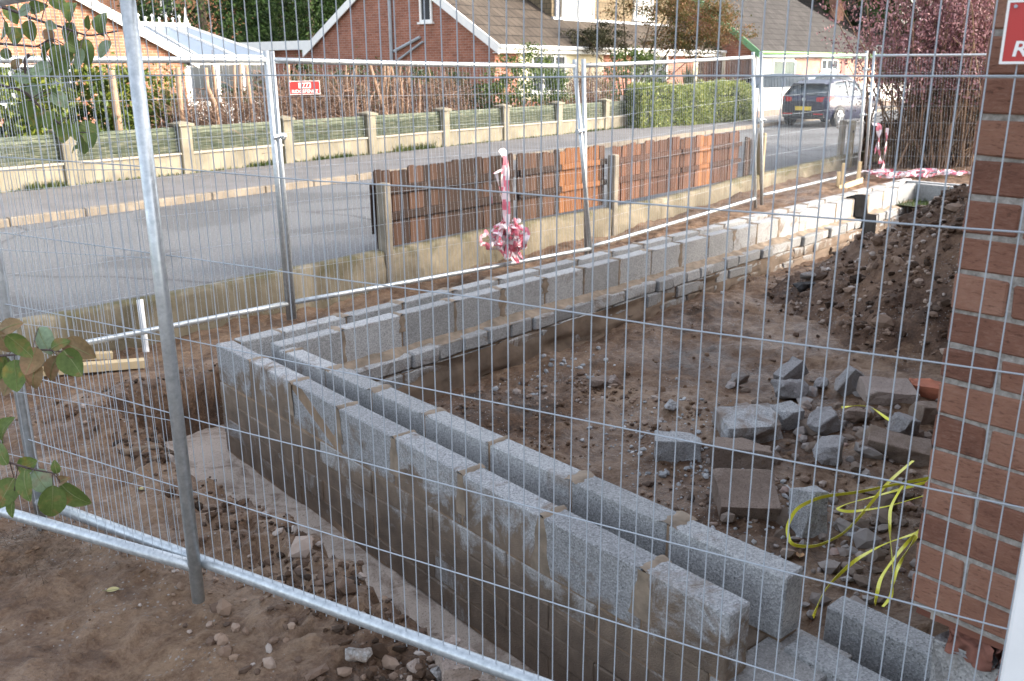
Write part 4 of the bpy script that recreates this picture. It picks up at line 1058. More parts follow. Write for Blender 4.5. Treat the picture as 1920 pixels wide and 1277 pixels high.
# ------------------------------------------------------------------ cars
TYRE = plain("tyre_rubber", (.02, .02, .022), .8); RIM = plain("wheel_alloy", (.6, .62, .65), .3, .8); CARG = plain("car_glass", (.035, .05, .06), .05, 0, .3, 1.2, spec=.7)
REDL = plain("tail_lamp", (.45, .02, .03), .2); PLATEY = plain("plate_yellow", (.70, .50, .06), .4); TRIM = plain("black_trim", (.018, .018, .02), .5)
def car_paint(name, c): 
    t = NT(name); t.b.inputs["Coat Weight"].default_value = .35; t.b.inputs["Coat Roughness"].default_value = .12
    return t.out(c, .3, None, .1, .5)
def loft(mb, secs, mat=0, cap=True):
    G = np.array(secs); mb.grid(G, mat)
    if cap:
        for g_ in (G[0], G[-1]): mb.add(g_, [tuple(range(len(g_)))], mat)
def car(label, x, y, head, paint, rear=True, sc=1.0):
    t = thing("car", label, "car", (x, y, 0), head); t.scale = (sc, sc, sc)
    st = [(-2.02, .66, .36, .78), (-1.99, .76, .30, .93), (-1.88, .83, .26, 1.00), (-1.5, .865, .22, .99), (-.8, .875, .20, .965), (.2, .875, .20, .94), (.95, .86, .20, .90), (1.5, .81, .22, .80), (1.85, .70, .26, .70), (2.02, .52, .32, .58)]
    def sec(x, w_, zb, zt):
        h = zt-zb; half = [(0, zb), (w_*.88, zb), (w_*.97, zb+.10), (w_, zb+h*.42), (w_*.985, zb+h*.68), (w_*.93, zt-.02), (w_*.80, zt+.012), (0, zt+.03)]
        return [(x, a, z) for a, z in half]+[(x, -a, z) for a, z in half[::-1][1:-1]]
    m = MB(); loft(m, [sec(*s) for s in st]); body = m.build("body", paint, t, True)
    gh = [(-1.95, .66, .98), (-1.78, .65, 1.12), (-1.56, .63, 1.29), (-1.25, .60, 1.40), (-.6, .60, 1.44), (.0, .585, 1.43), (.32, .575, 1.40), (1.02, .70, .93)]
    def gsec(x, wt, z):
        wb = .76 if x > -1.7 else .74; zb = .93
        return [(x, wb, min(zb, z-.004)), (x, wt*.55+wb*.45, zb+(z-zb)*.5), (x, wt, z-.015), (x, wt*.6, z+.012), (x, 0, z+.02), (x, -wt*.6, z+.012), (x, -wt, z-.015), (x, -(wt*.55+wb*.45), zb+(z-zb)*.5), (x, -wb, min(zb, z-.004))]
    m = MB(); loft(m, [gsec(*s) for s in gh]); m.build("glazing", CARG, t, True)
    m = MB(); rs = [(-1.56, .64, 1.29), (-1.25, .612, 1.41), (-.6, .612, 1.45), (.0, .597, 1.44), (.30, .585, 1.41)]
    loft(m, [[(x, wt+.012, z-.045), (x, wt+.004, z-.002), (x, wt*.6, z+.022), (x, 0, z+.03), (x, -wt*.6, z+.022), (x, -wt-.004, z-.002), (x, -wt-.012, z-.045)] for x, wt, z in rs], 0, False)
    for sy in (1, -1):
        for a, b, ww_ in (((-1.42, .61, 1.35), (-1.80, .765, .96), .34), ((-.42, .605, 1.44), (-.46, .775, .94), .08), ((.28, .59, 1.41), (.98, .75, .92), .07)):
            pa = np.array([a[0], sy*(a[1]+.008), a[2]]); pb_ = np.array([b[0], sy*(b[1]+.008), b[2]]); e_ = np.array([ww_/2, 0, 0])
            m.add([pa-e_, pa+e_, pb_+e_, pb_-e_], [(0, 1, 2, 3)])
    m.build("roof", paint, t, True)
    m = MB(); loft(m, [[(x, .56, z), (x, .5, z+.03), (x, -.5, z+.03), (x, -.56, z)] for x, z in ((-1.74, 1.315), (-1.55, 1.34), (-1.3, 1.41))]); m.build("spoiler", paint, t)
    if rear:
        m = MB(); m.box(-2.045, -1.9, -.70, .70, .30, .46); m.build("bumper_trim", TRIM, t)
        m = MB(); m.box(-2.05, -2.0, -.27, .27, .52, .64); m.build("number_plate", PLATEY, t)
        for sy in (1, -1):
            m = MB(); loft(m, [[(-2.03, sy*.42, .80), (-2.03, sy*.42, .92)], [(-2.015, sy*.62, .78), (-2.01, sy*.62, .94)], [(-1.93, sy*.80, .79), (-1.90, sy*.80, .95)], [(-1.72, sy*.868, .86), (-1.70, sy*.864, .95)]], 0, False); m.build("tail_light", REDL, t)
            m = MB(); m.box(-2.052, -2.0, sy*.52-.16, sy*.52+.16, .395, .43); m.build("rear_reflector", REDL, t)
        m = MB(); m.tube([(-2.06, 0, .86), (-2.02, 0, .86)], .055, 12); m.build("emblem", RIM, t)
        m = MB(); m.tube([(-2.02, .02, 1.03), (-1.90, -.40, 1.06)], .012, 6); m.build("rear_wiper", TRIM, t)
    for sy in (1, -1):
        m = MB(); m.tube([(.78, sy*.84, .98), (.74, sy*.98, 1.0), (.74, sy*1.02, 1.0)], [.05, .085, .05], 8); m.build("mirror", paint, t, True)
        for xw in (-1.28, 1.22):
            m = MB(); th = np.linspace(0, PI, 13); G = np.stack([np.stack([xw+rr*np.cos(th), np.full(13, sy*.885), .30+rr*np.sin(th)], -1) for rr in (.0, .37)], 0); m.grid(G); m.build("wheel_arch", TRIM, t)
            m = MB(); m.tube([(xw, sy*.70, .31), (xw, sy*.72, .31), (xw, sy*.88, .31), (xw, sy*.895, .31)], [.29, .31, .31, .285], 24); wh = m.build("wheel", TYRE, t)
            m = MB(); m.tube([(xw, sy*.888, .31), (xw, sy*.899, .31)], .215, 20)
            rim = m.build("hub", TRIM, wh); m = MB()
            for k in range(5):
                a = k*2*PI/5+.3; m.tube([(xw+.02*math.cos(a), sy*.905, .31+.02*math.sin(a)), (xw+.205*math.cos(a), sy*.905, .31+.205*math.sin(a))], [.045, .032], 5)
            th = np.linspace(0, 2*PI, 25); m.tube(np.stack([xw+.21*np.cos(th), np.full(25, sy*.903), .31+.21*np.sin(th)], -1), .014, 5, False); m.build("rim", RIM, wh)
    return t
hd = math.atan2(KBD[1], KBD[0])
car("dark blue hatchback parked at the far kerb, seen from behind, yellow rear plate", 9.0+.605*2.0, 28.1+.796*2.0, hd-math.radians(7), car_paint("dark_blue_paint", (.005, .007, .035)), sc=.95)
car("dark grey blue car on the drive directly behind the white wall", 10.95, 37.2, math.radians(8), car_paint("slate_paint", (.05, .07, .10)), sc=1.03)
car("pale silver blue car on the drive behind the dark blue hatchback's roof, partly hidden", 13.9, 40.6, math.radians(15), car_paint("silver_blue_paint", (.28, .34, .42)))
# ------------------------------------------------------------------ planting
def quadleaves(P, size, r, asp=.55, up=.0, svar=.35, dirs=None):
    n = len(P); u = r.normal(size=(n, 3)); u[:, 2] += up; u /= np.linalg.norm(u, axis=1)[:, None]
    if dirs is not None: u = u*.55+dirs; u /= np.linalg.norm(u, axis=1)[:, None]
    w_ = r.normal(size=(n, 3)); v = np.cross(u, w_); v /= np.linalg.norm(v, axis=1)[:, None]+1e-9
    nn = np.cross(u, v)
    s = size*(1+r.uniform(-svar, svar, n))[:, None]
    return np.stack([P-u*s*.5, P+v*s*asp*.5+nn*s*.08, P+u*s*.5, P-v*s*asp*.5+nn*s*.08], 1)
def clumped(r, c, rad, ncl, per, cr, shell=.55, zmin=None, squash=.7):
    d = r.normal(size=(ncl, 3)); d /= np.linalg.norm(d, axis=1)[:, None]
    q = d*(shell+(1-shell)*r.random(ncl)**.5)[:, None]
    C_ = np.array(c)+q*np.array(rad)
    if zmin is not None: C_[:, 2] = np.maximum(C_[:, 2], zmin+r.random(ncl)*.1)
    k = cr*r.uniform(.5, 1.4, ncl)
    off = r.normal(size=(ncl, per, 3))*.5; off[:, :, 2] *= squash
    return (C_[:, None]+off*k[:, None, None]).reshape(-1, 3), C_
BARK = plain("bark", (.13, .095, .07), .95, 0, .35, 9, .8, 40); BARKP = plain("cut_stem_bark", (.27, .175, .115), .9, 0, .3, 8, .5, 40, isl=.3)
TWIGM = plain("dead_twig", (.17, .108, .078), .95, 0, .3, 3, isl=.45)
def fp(px, off, py=250):                     # point behind the wall across the street, straight above pixel column px
    P, s = gl(px, py, FWA+FWN*off, FWD); return P
def zat(P, px, py):                          # height above point P seen at pixel row py
    d = ray(px, py); return EYE+d[2]*np.hypot(P[0], P[1])/np.hypot(d[0], d[1])
def shrub(label, px, wpx, ytop, off, mat, leaf=.07, n=(70, 60), zb=.05, cr=.26, asp=.55, name="shrub", stems=8, shell=.5, base=None, cat="shrub", deep=.8, seed=0):
    r = np.random.default_rng(int(px)+seed); P = fp(px, off) if base is None else np.array([*base, 0.])
    dep = P[1]*.9576+.4; rad = wpx/2*dep/F_PX; zt = zat(P, px, ytop); h = zt-zb
    fr = FWD if base is None else np.array([1., 0]); t = thing(name, label, cat, (P[0], P[1], zb), math.atan2(fr[1], fr[0])); bn = P[:2]/np.hypot(P[0], P[1]); ff = max(.45, abs(fr[0]*bn[1]-fr[1]*bn[0]))
    pts, C_ = clumped(r, (0, 0, h*.52), (rad/ff, rad*deep, h*.50), n[0], n[1], cr, shell, .08)
    pts = pts[pts[:, 2] > .0]
    m = MB(); m.quads(quadleaves(pts, leaf, r, asp)); m.build("foliage", mat, t)
    for i in range(stems):
        m = MB(); e = C_[r.integers(len(C_))]*.8; b = np.array([r.normal(0, .08), r.normal(0, .08), -.05])
        mid = (b+e)/2+r.normal(0, .08, 3)*[1, 1, .3]; mid[2] = max(mid[2], .1)
        m.tube([b, mid, e], [.022, .014, .005], 5); m.build("stem", BARK, t)
    return t
L_YEL = leafmat("yellow_green_leaf", [(.2, (.030, .055, .010)), (.5, (.085, .125, .018)), (.85, (.22, .24, .035))])
L_DRK = leafmat("dark_evergreen_leaf", [(.2, (.010, .024, .008)), (.55, (.030, .060, .016)), (.9, (.075, .115, .030))])
L_MID = leafmat("mid_green_leaf", [(.2, (.022, .045, .010)), (.5, (.060, .100, .020)), (.85, (.14, .19, .045))])
L_HED = leafmat("privet_leaf", [(.15, (.07, .115, .02)), (.5, (.20, .25, .05)), (.85, (.42, .43, .14))])
L_CON = leafmat("conifer_spray", [(.2, (.012, .030, .009)), (.55, (.040, .078, .020)), (.85, (.085, .14, .038)), (1, (.16, .10, .04))])
L_MAP = leafmat("maple_leaf", [(.1, (.05, .065, .018)), (.45, (.12, .11, .035)), (.70, (.24, .12, .055)), (.95, (.34, .20, .12))], .5, .3)
L_MAPD = leafmat("dark_maple_leaf", [(.1, (.018, .024, .010)), (.5, (.05, .05, .022)), (.9, (.10, .09, .04))])
L_PUR = leafmat("purple_leaf", [(.1, (.09, .038, .04)), (.5, (.26, .125, .135)), (.85, (.46, .27, .28)), (1, (.55, .38, .36))])
L_DRY = leafmat("dry_leaf", [(.1, (.035, .022, .014)), (.5, (.09, .06, .038)), (.9, (.19, .13, .08))])
shrub("yellowish evergreen shrub behind the cream wall at the far left edge, beside the apple leaves", 10, 190, 128, 1.0, L_YEL, .10, (80, 60), name="evergreen_shrub")
shrub("spreading yellow green shrub behind the cream wall, left of the thick brown trunk", 150, 190, 120, 1.4, L_YEL, .10, (85, 60), name="evergreen_shrub", seed=3)
shrub("darker yellow green shrub behind the cream wall, directly behind the tall tube post", 255, 130, 122, 1.6, L_YEL, .09, (60, 60), name="evergreen_shrub", seed=5)
shrub("dark green bush low behind the left evergreen shrubs, filling under them", 120, 420, 205, 1.9, L_DRK, .10, (90, 50), name="evergreen_shrub", seed=6, deep=.3)
shrub("small yellow green climber among the bare cut trunks by the orange gable's corner", 333, 40, 115, 1.6, L_YEL, .07, (22, 40), cr=.2, seed=4)
# bare cut trunks
def trunk(px, pts, r, label, off=.8):
    P = fp(px, off); t = None; m = MB(); L = []
    for (x, y) in pts: q, _ = gl(x, y, P[:2], FWD); L.append(q)
    L = np.array(L); L[0, 2] = min(L[0, 2], .1); rr = np.linspace(r, r*.72, len(L)); m.tube(L-[P[0], P[1], 0], rr, 9)
    t = thing("cut_trunk", label, "trunk", (P[0], P[1], 0), 0, "bare cut hedge trunks behind the wall"); m.build("trunk", BARKP, t, True)
    m = MB(); a = L[-1]-[P[0], P[1], 0]; d = L[-1]-L[-2]; d /= np.linalg.norm(d); m.tube([a-d*.02, a+d*.006], rr[-1]*.98, 9); m.build("cut_end", WOODP, t)
    rt_ = np.random.default_rng(int(px))
    for i in range(5):
        m = MB(); k = rt_.uniform(.15, .85); q = L[0]*(1-k)+L[-1]*k-[P[0], P[1], 0]; e = q+rt_.normal(0, .18, 3)+[0, 0, .12]; m.tube([q, (q+e)/2+rt_.normal(0, .03, 3), e], [.012, .009, .004], 5); m.build("twig", TWIGM, t)
trunk(212, [(224, 262), (218, 210), (208, 132)], .075, "thick reddish brown cut trunk rising from the left evergreen shrubs")
trunk(338, [(342, 245), (337, 190), (333, 128)], .055, "straight pale cut trunk at the left end of the brown twigs, above a wall pillar", .7)
trunk(395, [(412, 245), (402, 195), (388, 165), (385, 128)], .055, "crooked cut trunk bending left, among the brown twigs", .6)
trunk(402, [(409, 235), (405, 180), (399, 125)], .04, "slim cut trunk just behind the crooked one", 1.1)
trunk(443, [(441, 215), (440, 170), (439, 122)], .035, "thin short cut trunk in front of the white conservatory", 1.3)
trunk(455, [(457, 243), (452, 190), (450, 120)], .035, "orange brown slim cut trunk left of the straight grey one", .9)
trunk(472, [(475, 243), (469, 190), (461, 122)], .05, "straight grey cut trunk leaning slightly left, just left of the mesh panel post", .7)
trunk(541, [(541, 215), (541, 160), (540, 122)], .045, "cut trunk standing directly behind the small red sign", 1.2)
# dead hedge: brown twigs and stems
def deadhedge(px, wpx, ytop, off, label, nst=0, ntw=420, seed=1, thick=.03, spread=.5, curl=1.0):
    P = fp(px, off); r = np.random.default_rng(seed); dep = P[1]*.9576+.4; rad = wpx/2*dep/F_PX; zt = zat(P, px, ytop)
    t = thing("pruned_bush", label, "bush", (P[0], P[1], .05), 0, "brown pruned bushes behind the cream wall"); m = MB()
    for i in range(int(ntw*1.9)):
        b = FWD*r.uniform(-rad, rad); q = np.array([b[0], b[1], 0])+np.array([*FWN, 0])*r.uniform(-.4, .5); q[2] = r.uniform(.1, zt*.75)
        d = r.normal(size=3)*[1, 1, .8]+[0, 0, .45]; d /= np.linalg.norm(d); L = r.uniform(.25, .75); k = np.linspace(0, 1, 5)[:, None]
        bend = r.normal(0, .22*curl, 3); pts = q+d*L*k+bend*k*k+r.normal(0, .015, (5, 3)); pts[:, 2] = np.minimum(pts[:, 2], zt-.06)
        m.tube(pts, np.linspace(.006, .002, 5)*r.uniform(.7, 1.5), 3, False)
    m.build("twigs", TWIGM, t)
    for i in range(nst):
        b = FWD*r.uniform(-rad*.8, rad*.8)*.6; base = np.array([b[0], b[1], 0])+np.array([*FWN, 0])*r.uniform(-.2, .3)
        tip = base+np.array([*(FWD*r.normal(0, spread)), 0])+[0, 0, zt*r.uniform(.72, 1.0)]
        k = np.linspace(0, 1, 6)[:, None]; pts = base*(1-k)+tip*k; pts += np.sin(k*PI)*np.array([*(FWD*r.normal(0, .12)), 0])+r.normal(0, .012, (6, 3))
        m = MB(); m.tube(pts, np.linspace(thick, thick*.55, 6)*r.uniform(.5, 1.3), 6); m.build("stem", BARKP, t)
deadhedge(395, 170, 165, .9, "brown dead twig bush behind the wall among the straight cut trunks", 0, 700, 11)
deadhedge(560, 150, 130, 1.0, "tangle of grey brown dead twigs behind the wall, right of the small red sign", 6, 900, 12, .02, .5)
deadhedge(660, 110, 115, .9, "pruned bush of many thin orange brown stems, left of the two thickest stem clusters", 18, 260, 13, .028, .28)
deadhedge(755, 130, 112, .9, "pruned bush with the thickest upright stems, in the middle behind the wall", 16, 260, 14, .045, .35)
deadhedge(840, 110, 118, .9, "sparse pruned bush of thin upright stems, left of the green shrub", 10, 300, 15, .022, .3)
deadhedge(1100, 110, 118, .8, "reddish brown pruned bush with drooping dry leaves behind the crossed panel posts", 9, 500, 16, .03, .25)
shrub("dry brown undergrowth low behind the wall under the bare stems", 640, 640, 190, 1.7, L_DRY, .07, (160, 60), deep=.18, stems=0, name="undergrowth", cat="undergrowth")
shrub("dark green ivy mass behind the bare stems in the middle, filling the gaps between them", 700, 520, 120, 2.6, L_DRK, .09, (150, 60), deep=.22, stems=0, name="ivy", cat="ivy", seed=9)
shrub("bushy bright green shrub behind the wall below the white gutter's left end", 985, 135, 92, .95, L_MID, .075, (110, 70), seed=1)
shrub("leafy upright green shrub right of the reddish pruned bush, beside the white gate pillar", 1180, 110, 96, 1.3, L_MID, .085, (90, 60), seed=2)
shrub("thin tall green shrub in front of the cream house wall, above the bright green shrub", 1000, 110, 82, 1.9, L_MID, .05, (40, 30), cr=.2, seed=8)
# phormium
P = fp(1285, 1.2); r = np.random.default_rng(5); t = thing("spiky_plant", "spiky strap leaved plant rising behind the clipped hedge", "plant", (P[0], P[1], .05)); m = MB(); zt = zat(P, 1285, 112)
for i in range(130):
    a = r.uniform(0, 2*PI); sp = r.uniform(.1, 1.1); L = zt*r.uniform(.75, 1.12); k = np.linspace(0, 1, 6)
    out = np.array([math.cos(a), math.sin(a), 0]); c = out*(sp*k**1.6)[:, None]+np.array([0, 0, 1])*(L*(k-.32*sp*k**2.5))[:, None]; sd_ = np.cross(out, [0, 0, 1]); w_ = .028*(1-k**3)
    m.grid(np.stack([c-sd_*w_[:, None], c+sd_*w_[:, None]], 1))
m.build("strap_leaves", leafmat("strap_leaf", [(.2, (.03, .045, .02)), (.6, (.09, .11, .04)), (.9, (.20, .20, .09))]), t)
# clipped hedge
ha, hb_ = gz(1208, 247, 0)[:2], gz(1412, 231, 0)[:2]; hx = (hb_-ha); HLn = np.linalg.norm(hx); hx /= HLn; hy = np.array([-hx[1], hx[0]])
hg = thing("clipped_hedge", "clipped light green hedge with square sides at the pavement, right of the white gate pillar", "hedge", (*ha, 0)); r = np.random.default_rng(8)
HH = zat(np.array([*(ha+hx*HLn*.5), 0]), 1305, 158)
def hsurf(k, f):
    a = r.uniform(0, HLn, k); b = r.uniform(0, .95, k); c = r.uniform(.05, HH, k)
    if f == 0: b = r.normal(0, .05, k)
    elif f == 3: a = r.normal(0, .05, k)
    elif f == 1: c = HH+r.normal(0, .045, k)
    else: a = HLn+r.normal(0, .05, k)
    ed = np.clip((np.minimum(np.maximum(0, c-HH+.18), .18)/.18), 0, 1); b = b+.10*ed*(f == 0); bul = .05*np.sin(a*2.1)+.04*np.sin(a*5.3+c*4)
    ca_ = np.clip((.5-a)/.5, 0, 1)**2+np.clip((a-HLn+.5)/.5, 0, 1)**2; b = b*(1-.3*ca_)+.32*ca_*(f == 0); c = c-.16*ca_*(c > HH*.6)-.05*ed*(f == 1)+.05*np.sin(a*1.7+1)*(c > HH*.7)
    q = ha[None]+hx*a[:, None]+hy*(b+bul*(f == 0))[:, None]; return np.stack([q[:, 0]-ha[0], q[:, 1]-ha[1], c+.06*fbm(a, 0, 0, .8, 2, 3)*(f == 1)], -1)
pts = np.concatenate([hsurf(9500, 0), hsurf(4200, 1), hsurf(1600, 2), hsurf(1800, 3)])
m = MB(); m.quads(quadleaves(pts, .075, r, .55)); m.build("foliage", L_HED, hg)
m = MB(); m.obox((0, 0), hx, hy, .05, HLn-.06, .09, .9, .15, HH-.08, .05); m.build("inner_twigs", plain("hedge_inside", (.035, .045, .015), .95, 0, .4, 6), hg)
shrub("low clipped green shrub behind the right end of the clipped hedge, beside the drive", 1400, 90, 148, 3.0, L_HED, .07, (40, 60), seed=4)
# Japanese maple
P = fp(1172, 2.3); r = np.random.default_rng(21); t = thing("maple_tree", "small spreading tree with orange brown and dark green leaves before the middle bungalow", "tree", (P[0], P[1], .05)); m = MB()
dep = P[1]*.9576+.3; sc = dep/F_PX; exr = np.array([CR[0], CR[1], 0]); exr /= np.linalg.norm(exr); fwd = np.array([-exr[1], exr[0], 0])
def pp(px, py, d=0.): return exr*((px-1172)*sc)+fwd*d+np.array([0, 0, zat(P, 1172, py)])
tips = []
for (x, y, d, rr) in [(1090, 70, -.6, .035), (1115, 30, .3, .04), (1160, -20, .2, .05), (1215, 20, -.5, .05), (1260, -10, .4, .05), (1290, 40, -.3, .045), (1330, 30, .2, .04), (1350, 70, 0, .03), (1230, 70, -.8, .035), (1140, 60, -.8, .03)]:
    b = pp(1176+(x-1172)*.04, 180, 0); b[2] = 0; e = pp(x, y, d); mid = b*.45+e*.55+np.array([0, 0, .25])-exr*(x-1172)*sc*.12
    k = np.linspace(0, 1, 7)[:, None]; pts = b*(1-k)**2+2*mid*k*(1-k)+e*k*k; m.tube(pts, np.linspace(rr*1.2, .008, 7), 6)
    for j in range(7):
        q = pts[3+j % 4]; e2_ = q+r.normal(0, .45, 3)*[1, 1, .5]+[0, 0, .1]; m.tube([q, (q+e2_)/2+r.normal(0, .06, 3), e2_], [.012, .008, .003], 4, False)
m.build("trunk", BARK, t)
def blob(lst, mat, nm, leaf, per):
    A = []
    for (x, y, w_, h_, n) in lst:
        c = pp(x, y, 0); pts, _ = clumped(r, c, (w_*sc, .9, h_*sc), n, per, .26, .25, None, .45); A.append(pts)
    m = MB(); m.quads(quadleaves(np.concatenate(A), leaf, r, .6)); m.build(nm, mat, t)
blob([(1290, 35, 75, 55, 150), (1240, 10, 60, 50, 95), (1340, 50, 45, 40, 60), (1260, 75, 70, 22, 70), (1190, -15, 50, 40, 22), (1385, 70, 25, 18, 10), (1150, 10, 40, 30, 14)], L_MAP, "crown", .062, 46)
blob([(1095, 82, 38, 22, 60), (1130, 65, 30, 24, 44), (1075, 70, 25, 12, 12), (1170, 85, 40, 16, 16), (1300, 95, 60, 14, 26)], L_MAPD, "crown", .06, 46)
# big conifer
def conifer(label, x, y, rad, h, n, seed, mat=L_CON, leaf=.22, name="conifer_tree", per=55):
    r = np.random.default_rng(seed); t = thing(name, label, "tree", (x, y, 0)); m = MB(); m.tube([(0, 0, -.1), (0, 0, h*.8)], [.28, .06], 8); m.build("trunk", BARK, t)
    z = r.uniform(.06, 1, n)*h; th = r.uniform(0, 2*PI, n); prof = rad*np.sin(np.clip(.35+z/h*2.2, 0, PI))**.6*(1-.15*r.random(n)); q = np.sqrt(r.uniform(.55, 1, n))
    C_ = np.stack([prof*q*np.cos(th), prof*q*np.sin(th), z], -1); out = np.stack([np.cos(th), np.sin(th), -.45+0*th], -1)
    off = r.normal(size=(n, per, 3))*np.array([.30, .30, .34])*r.uniform(.6, 1.3, n)[:, None, None]
    pts = (C_[:, None]+off).reshape(-1, 3); dr_ = np.repeat(out, per, 0)
    m = MB(); m.quads(quadleaves(pts, leaf, r, .38, 0, .4, dr_)); m.build("crown", mat, t)
conifer("broad dark green conifer behind the conservatory, left one of the green mass", -13.0, 40.5, 3.3, 9, 420, 31)
conifer("broad green conifer with reddish tips above the flat roofed extension", -8.9, 42.5, 3.1, 9.5, 420, 32)
conifer("dark conifer behind the gap between the two broad ones", -11.0, 45.5, 3.2, 10.5, 300, 33, L_DRK)
# purple shrub at the end
def purple():
    r = np.random.default_rng(41); bx, by = 7.45, 15.9
    t = thing("purple_shrub", "large purple leaved shrub with bare brown twigs below, at the plot's end", "shrub", (bx, by, .08)); m = MB(); C_ = []
    for i in range(230):
        a = r.uniform(0, 2*PI); sp = abs(r.normal(0, .75)); H = r.uniform(1.6, 3.7); b = np.array([r.normal(0, .42), r.normal(0, .35), 0])
        e = b+[math.cos(a)*sp*1.15, math.sin(a)*sp, H]; mid = b*.6+e*.4+[0, 0, .25]; k = np.linspace(0, 1, 6)[:, None]; pts = b*(1-k)**2+2*mid*k*(1-k)+e*k*k+r.normal(0, .025, (6, 3))
        m.tube(pts, np.linspace(.016, .004, 6)*r.uniform(.6, 1.7), 4, False); C_ += [pts[3], pts[4], pts[5]]
        for j in range(5):
            q = pts[r.integers(1, 5)]; e2_ = q+r.normal(0, .3, 3)*[1, 1, .8]; m.tube([q, (q+e2_)/2+r.normal(0, .05, 3), e2_], [.006, .004, .002], 3, False)
    m.build("stem", plain("purple_shrub_stem", (.165, .105, .065), .9, 0, .35, 4, isl=.5), t)
    C_ = np.array(C_); C_ = C_[C_[:, 2] > 1.35]; pts = (C_[:, None]+r.normal(size=(len(C_), 46, 3))*[.16, .16, .20]).reshape(-1, 3)
    m = MB(); m.quads(quadleaves(pts, .062, r, .5, .8)); m.build("foliage", L_PUR, t)
    q = r.normal(size=(3800, 3))*[.65, .5, .55]+[0, 0, 1.0]; q = q[q[:, 2] > .02]; m = MB(); m.quads(quadleaves(q, .05, r, .5)); m.build("dry_foliage", L_DRY, t)
purple()
def wall_of_green(label, x0, y0, x1, y1, h, n, mat, seed, leaf=.14, name="hedge", thick=.5):
    r = np.random.default_rng(seed); t = thing(name, label, "hedge", (x0, y0, 0)); k = r.random(n)
    C_ = np.stack([(x1-x0)*k, (y1-y0)*k, r.uniform(0, h, n)], -1)+r.normal(size=(n, 3))*[thick*.5, thick*.5, .1]
    pts = (C_[:, None]+r.normal(size=(n, 40, 3))*.28).reshape(-1, 3); pts = pts[pts[:, 2] > 0]; m = MB(); m.quads(quadleaves(pts, leaf, r, .5)); m.build("foliage", mat, t)
    for i in range(10): m = MB(); q = C_[r.integers(n)]; m.tube([(q[0], q[1], 0), (q[0]+.1, q[1], h*.7)], [.05, .02], 5); m.build("stem", BARK, t)
wall_of_green("dark evergreen hedge behind the purple shrub", 8.3, 17.7, 12.5, 16.4, 2.3, 260, L_DRK, 51)
wall_of_green("tall dark hedge beyond the purple shrub, reaching to the top of the picture", 9.6, 20.8, 16, 18.5, 4.6, 420, L_DRK, 52)
m = MB(); r = np.random.default_rng(61); n = 2600
k = r.random(n); C_ = np.stack([-75+190*k, 78+20*np.sin(k*9)+r.normal(0, 3, n), r.uniform(0, 1, n)**.8*(11+3*np.sin(k*40))], -1)
pts = (C_[:, None]+r.normal(size=(n, 14, 3))*.9).reshape(-1, 3); m.quads(quadleaves(pts, .9, r, .6))
single("treeline", m, L_DRK, None, None, kind="stuff")
# weeds along the wall foot
m = MB(); A = []; r = np.random.default_rng(71)
for (s0, s1, n, h, sp_) in [(fs(-60), fs(1180), 900, .05, .06), (fs(740), fs(815), 190, .15, .09), (fs(40), fs(115), 170, .11, .07), (fs(470), fs(520), 150, .10, .06), (fs(1100), fs(1185), 260, .07, .06), (fs(590), fs(660), 130, .10, .06)]:
    s = r.uniform(s0, s1, n); o_ = -np.abs(r.normal(0, sp_*.5, n))+.02; q = FWA[None]+FWD*s[:, None]+FWN*o_[:, None]; hh = h*r.uniform(.4, 1.3, n); ln = r.normal(0, .35, (n, 2))*hh[:, None]; a = r.uniform(0, PI, n); b = np.stack([np.cos(a), np.sin(a)], -1)*.012
    A.append(np.stack([np.column_stack([q-b, np.full(n, .094)]), np.column_stack([q+b, np.full(n, .094)]), np.column_stack([q+ln, .094+hh])], 1))
m.tris(np.concatenate(A)); single("weeds", m, GRASSM, None, None, kind="stuff")
# ------------------------------------------------------------------ soil heap, rubble, stones
hx_, hy_ = np.arange(1.6, 7.6, .03), np.arange(2.6, 10.4, .035)
X, Y = np.meshgrid(hx_, hy_, indexing='ij'); Z = heap_z(X, Y); G0 = ground_z(X, Y, False)
I = np.arange(X.size).reshape(X.shape); Q = np.stack([I[:-1, :-1], I[1:, :-1], I[1:, 1:], I[:-1, 1:]], -1).reshape(-1, 4)
dvv = ((X-CC[0])*N1[0]+(Y-CC[1])*N1[1]).ravel(); duu = ((X-CC[0])*A1[0]+(Y-CC[1])*A1[1]).ravel()
ok = ((Z-G0).ravel() > -.06) & (dvv > .44) & ((((X-CC[0])*N2[0]+(Y-CC[1])*N2[1]).ravel()) > .62) & (duu < 9.8)
Q = Q[ok[Q].all(1)]; hv = MB(); used, inv = np.unique(Q, return_inverse=True)
hv.add(np.stack([X, Y, Z], -1).reshape(-1, 3)[used], inv.reshape(-1, 4).tolist())
single("soil_heap", hv, HEAPM, "heap of dark brown stony soil piled inside the new walls against the house", "soil heap", smooth=True)
ICO = np.array([(0, 0, 1)]+[(.894*math.cos(a), .894*math.sin(a), .447) for a in np.arange(5)*2*PI/5]+[(.894*math.cos(a), .894*math.sin(a), -.447) for a in np.arange(5)*2*PI/5+PI/5]+[(0, 0, -1)])
ICF = [(0, 1+i, 1+(i+1) % 5) for i in range(5)]+[(1+i, 6+i, 1+(i+1) % 5) for i in range(5)]+[(1+(i+1) % 5, 6+i, 6+(i+1) % 5) for i in range(5)]+[(11, 6+(i+1) % 5, 6+i) for i in range(5)]
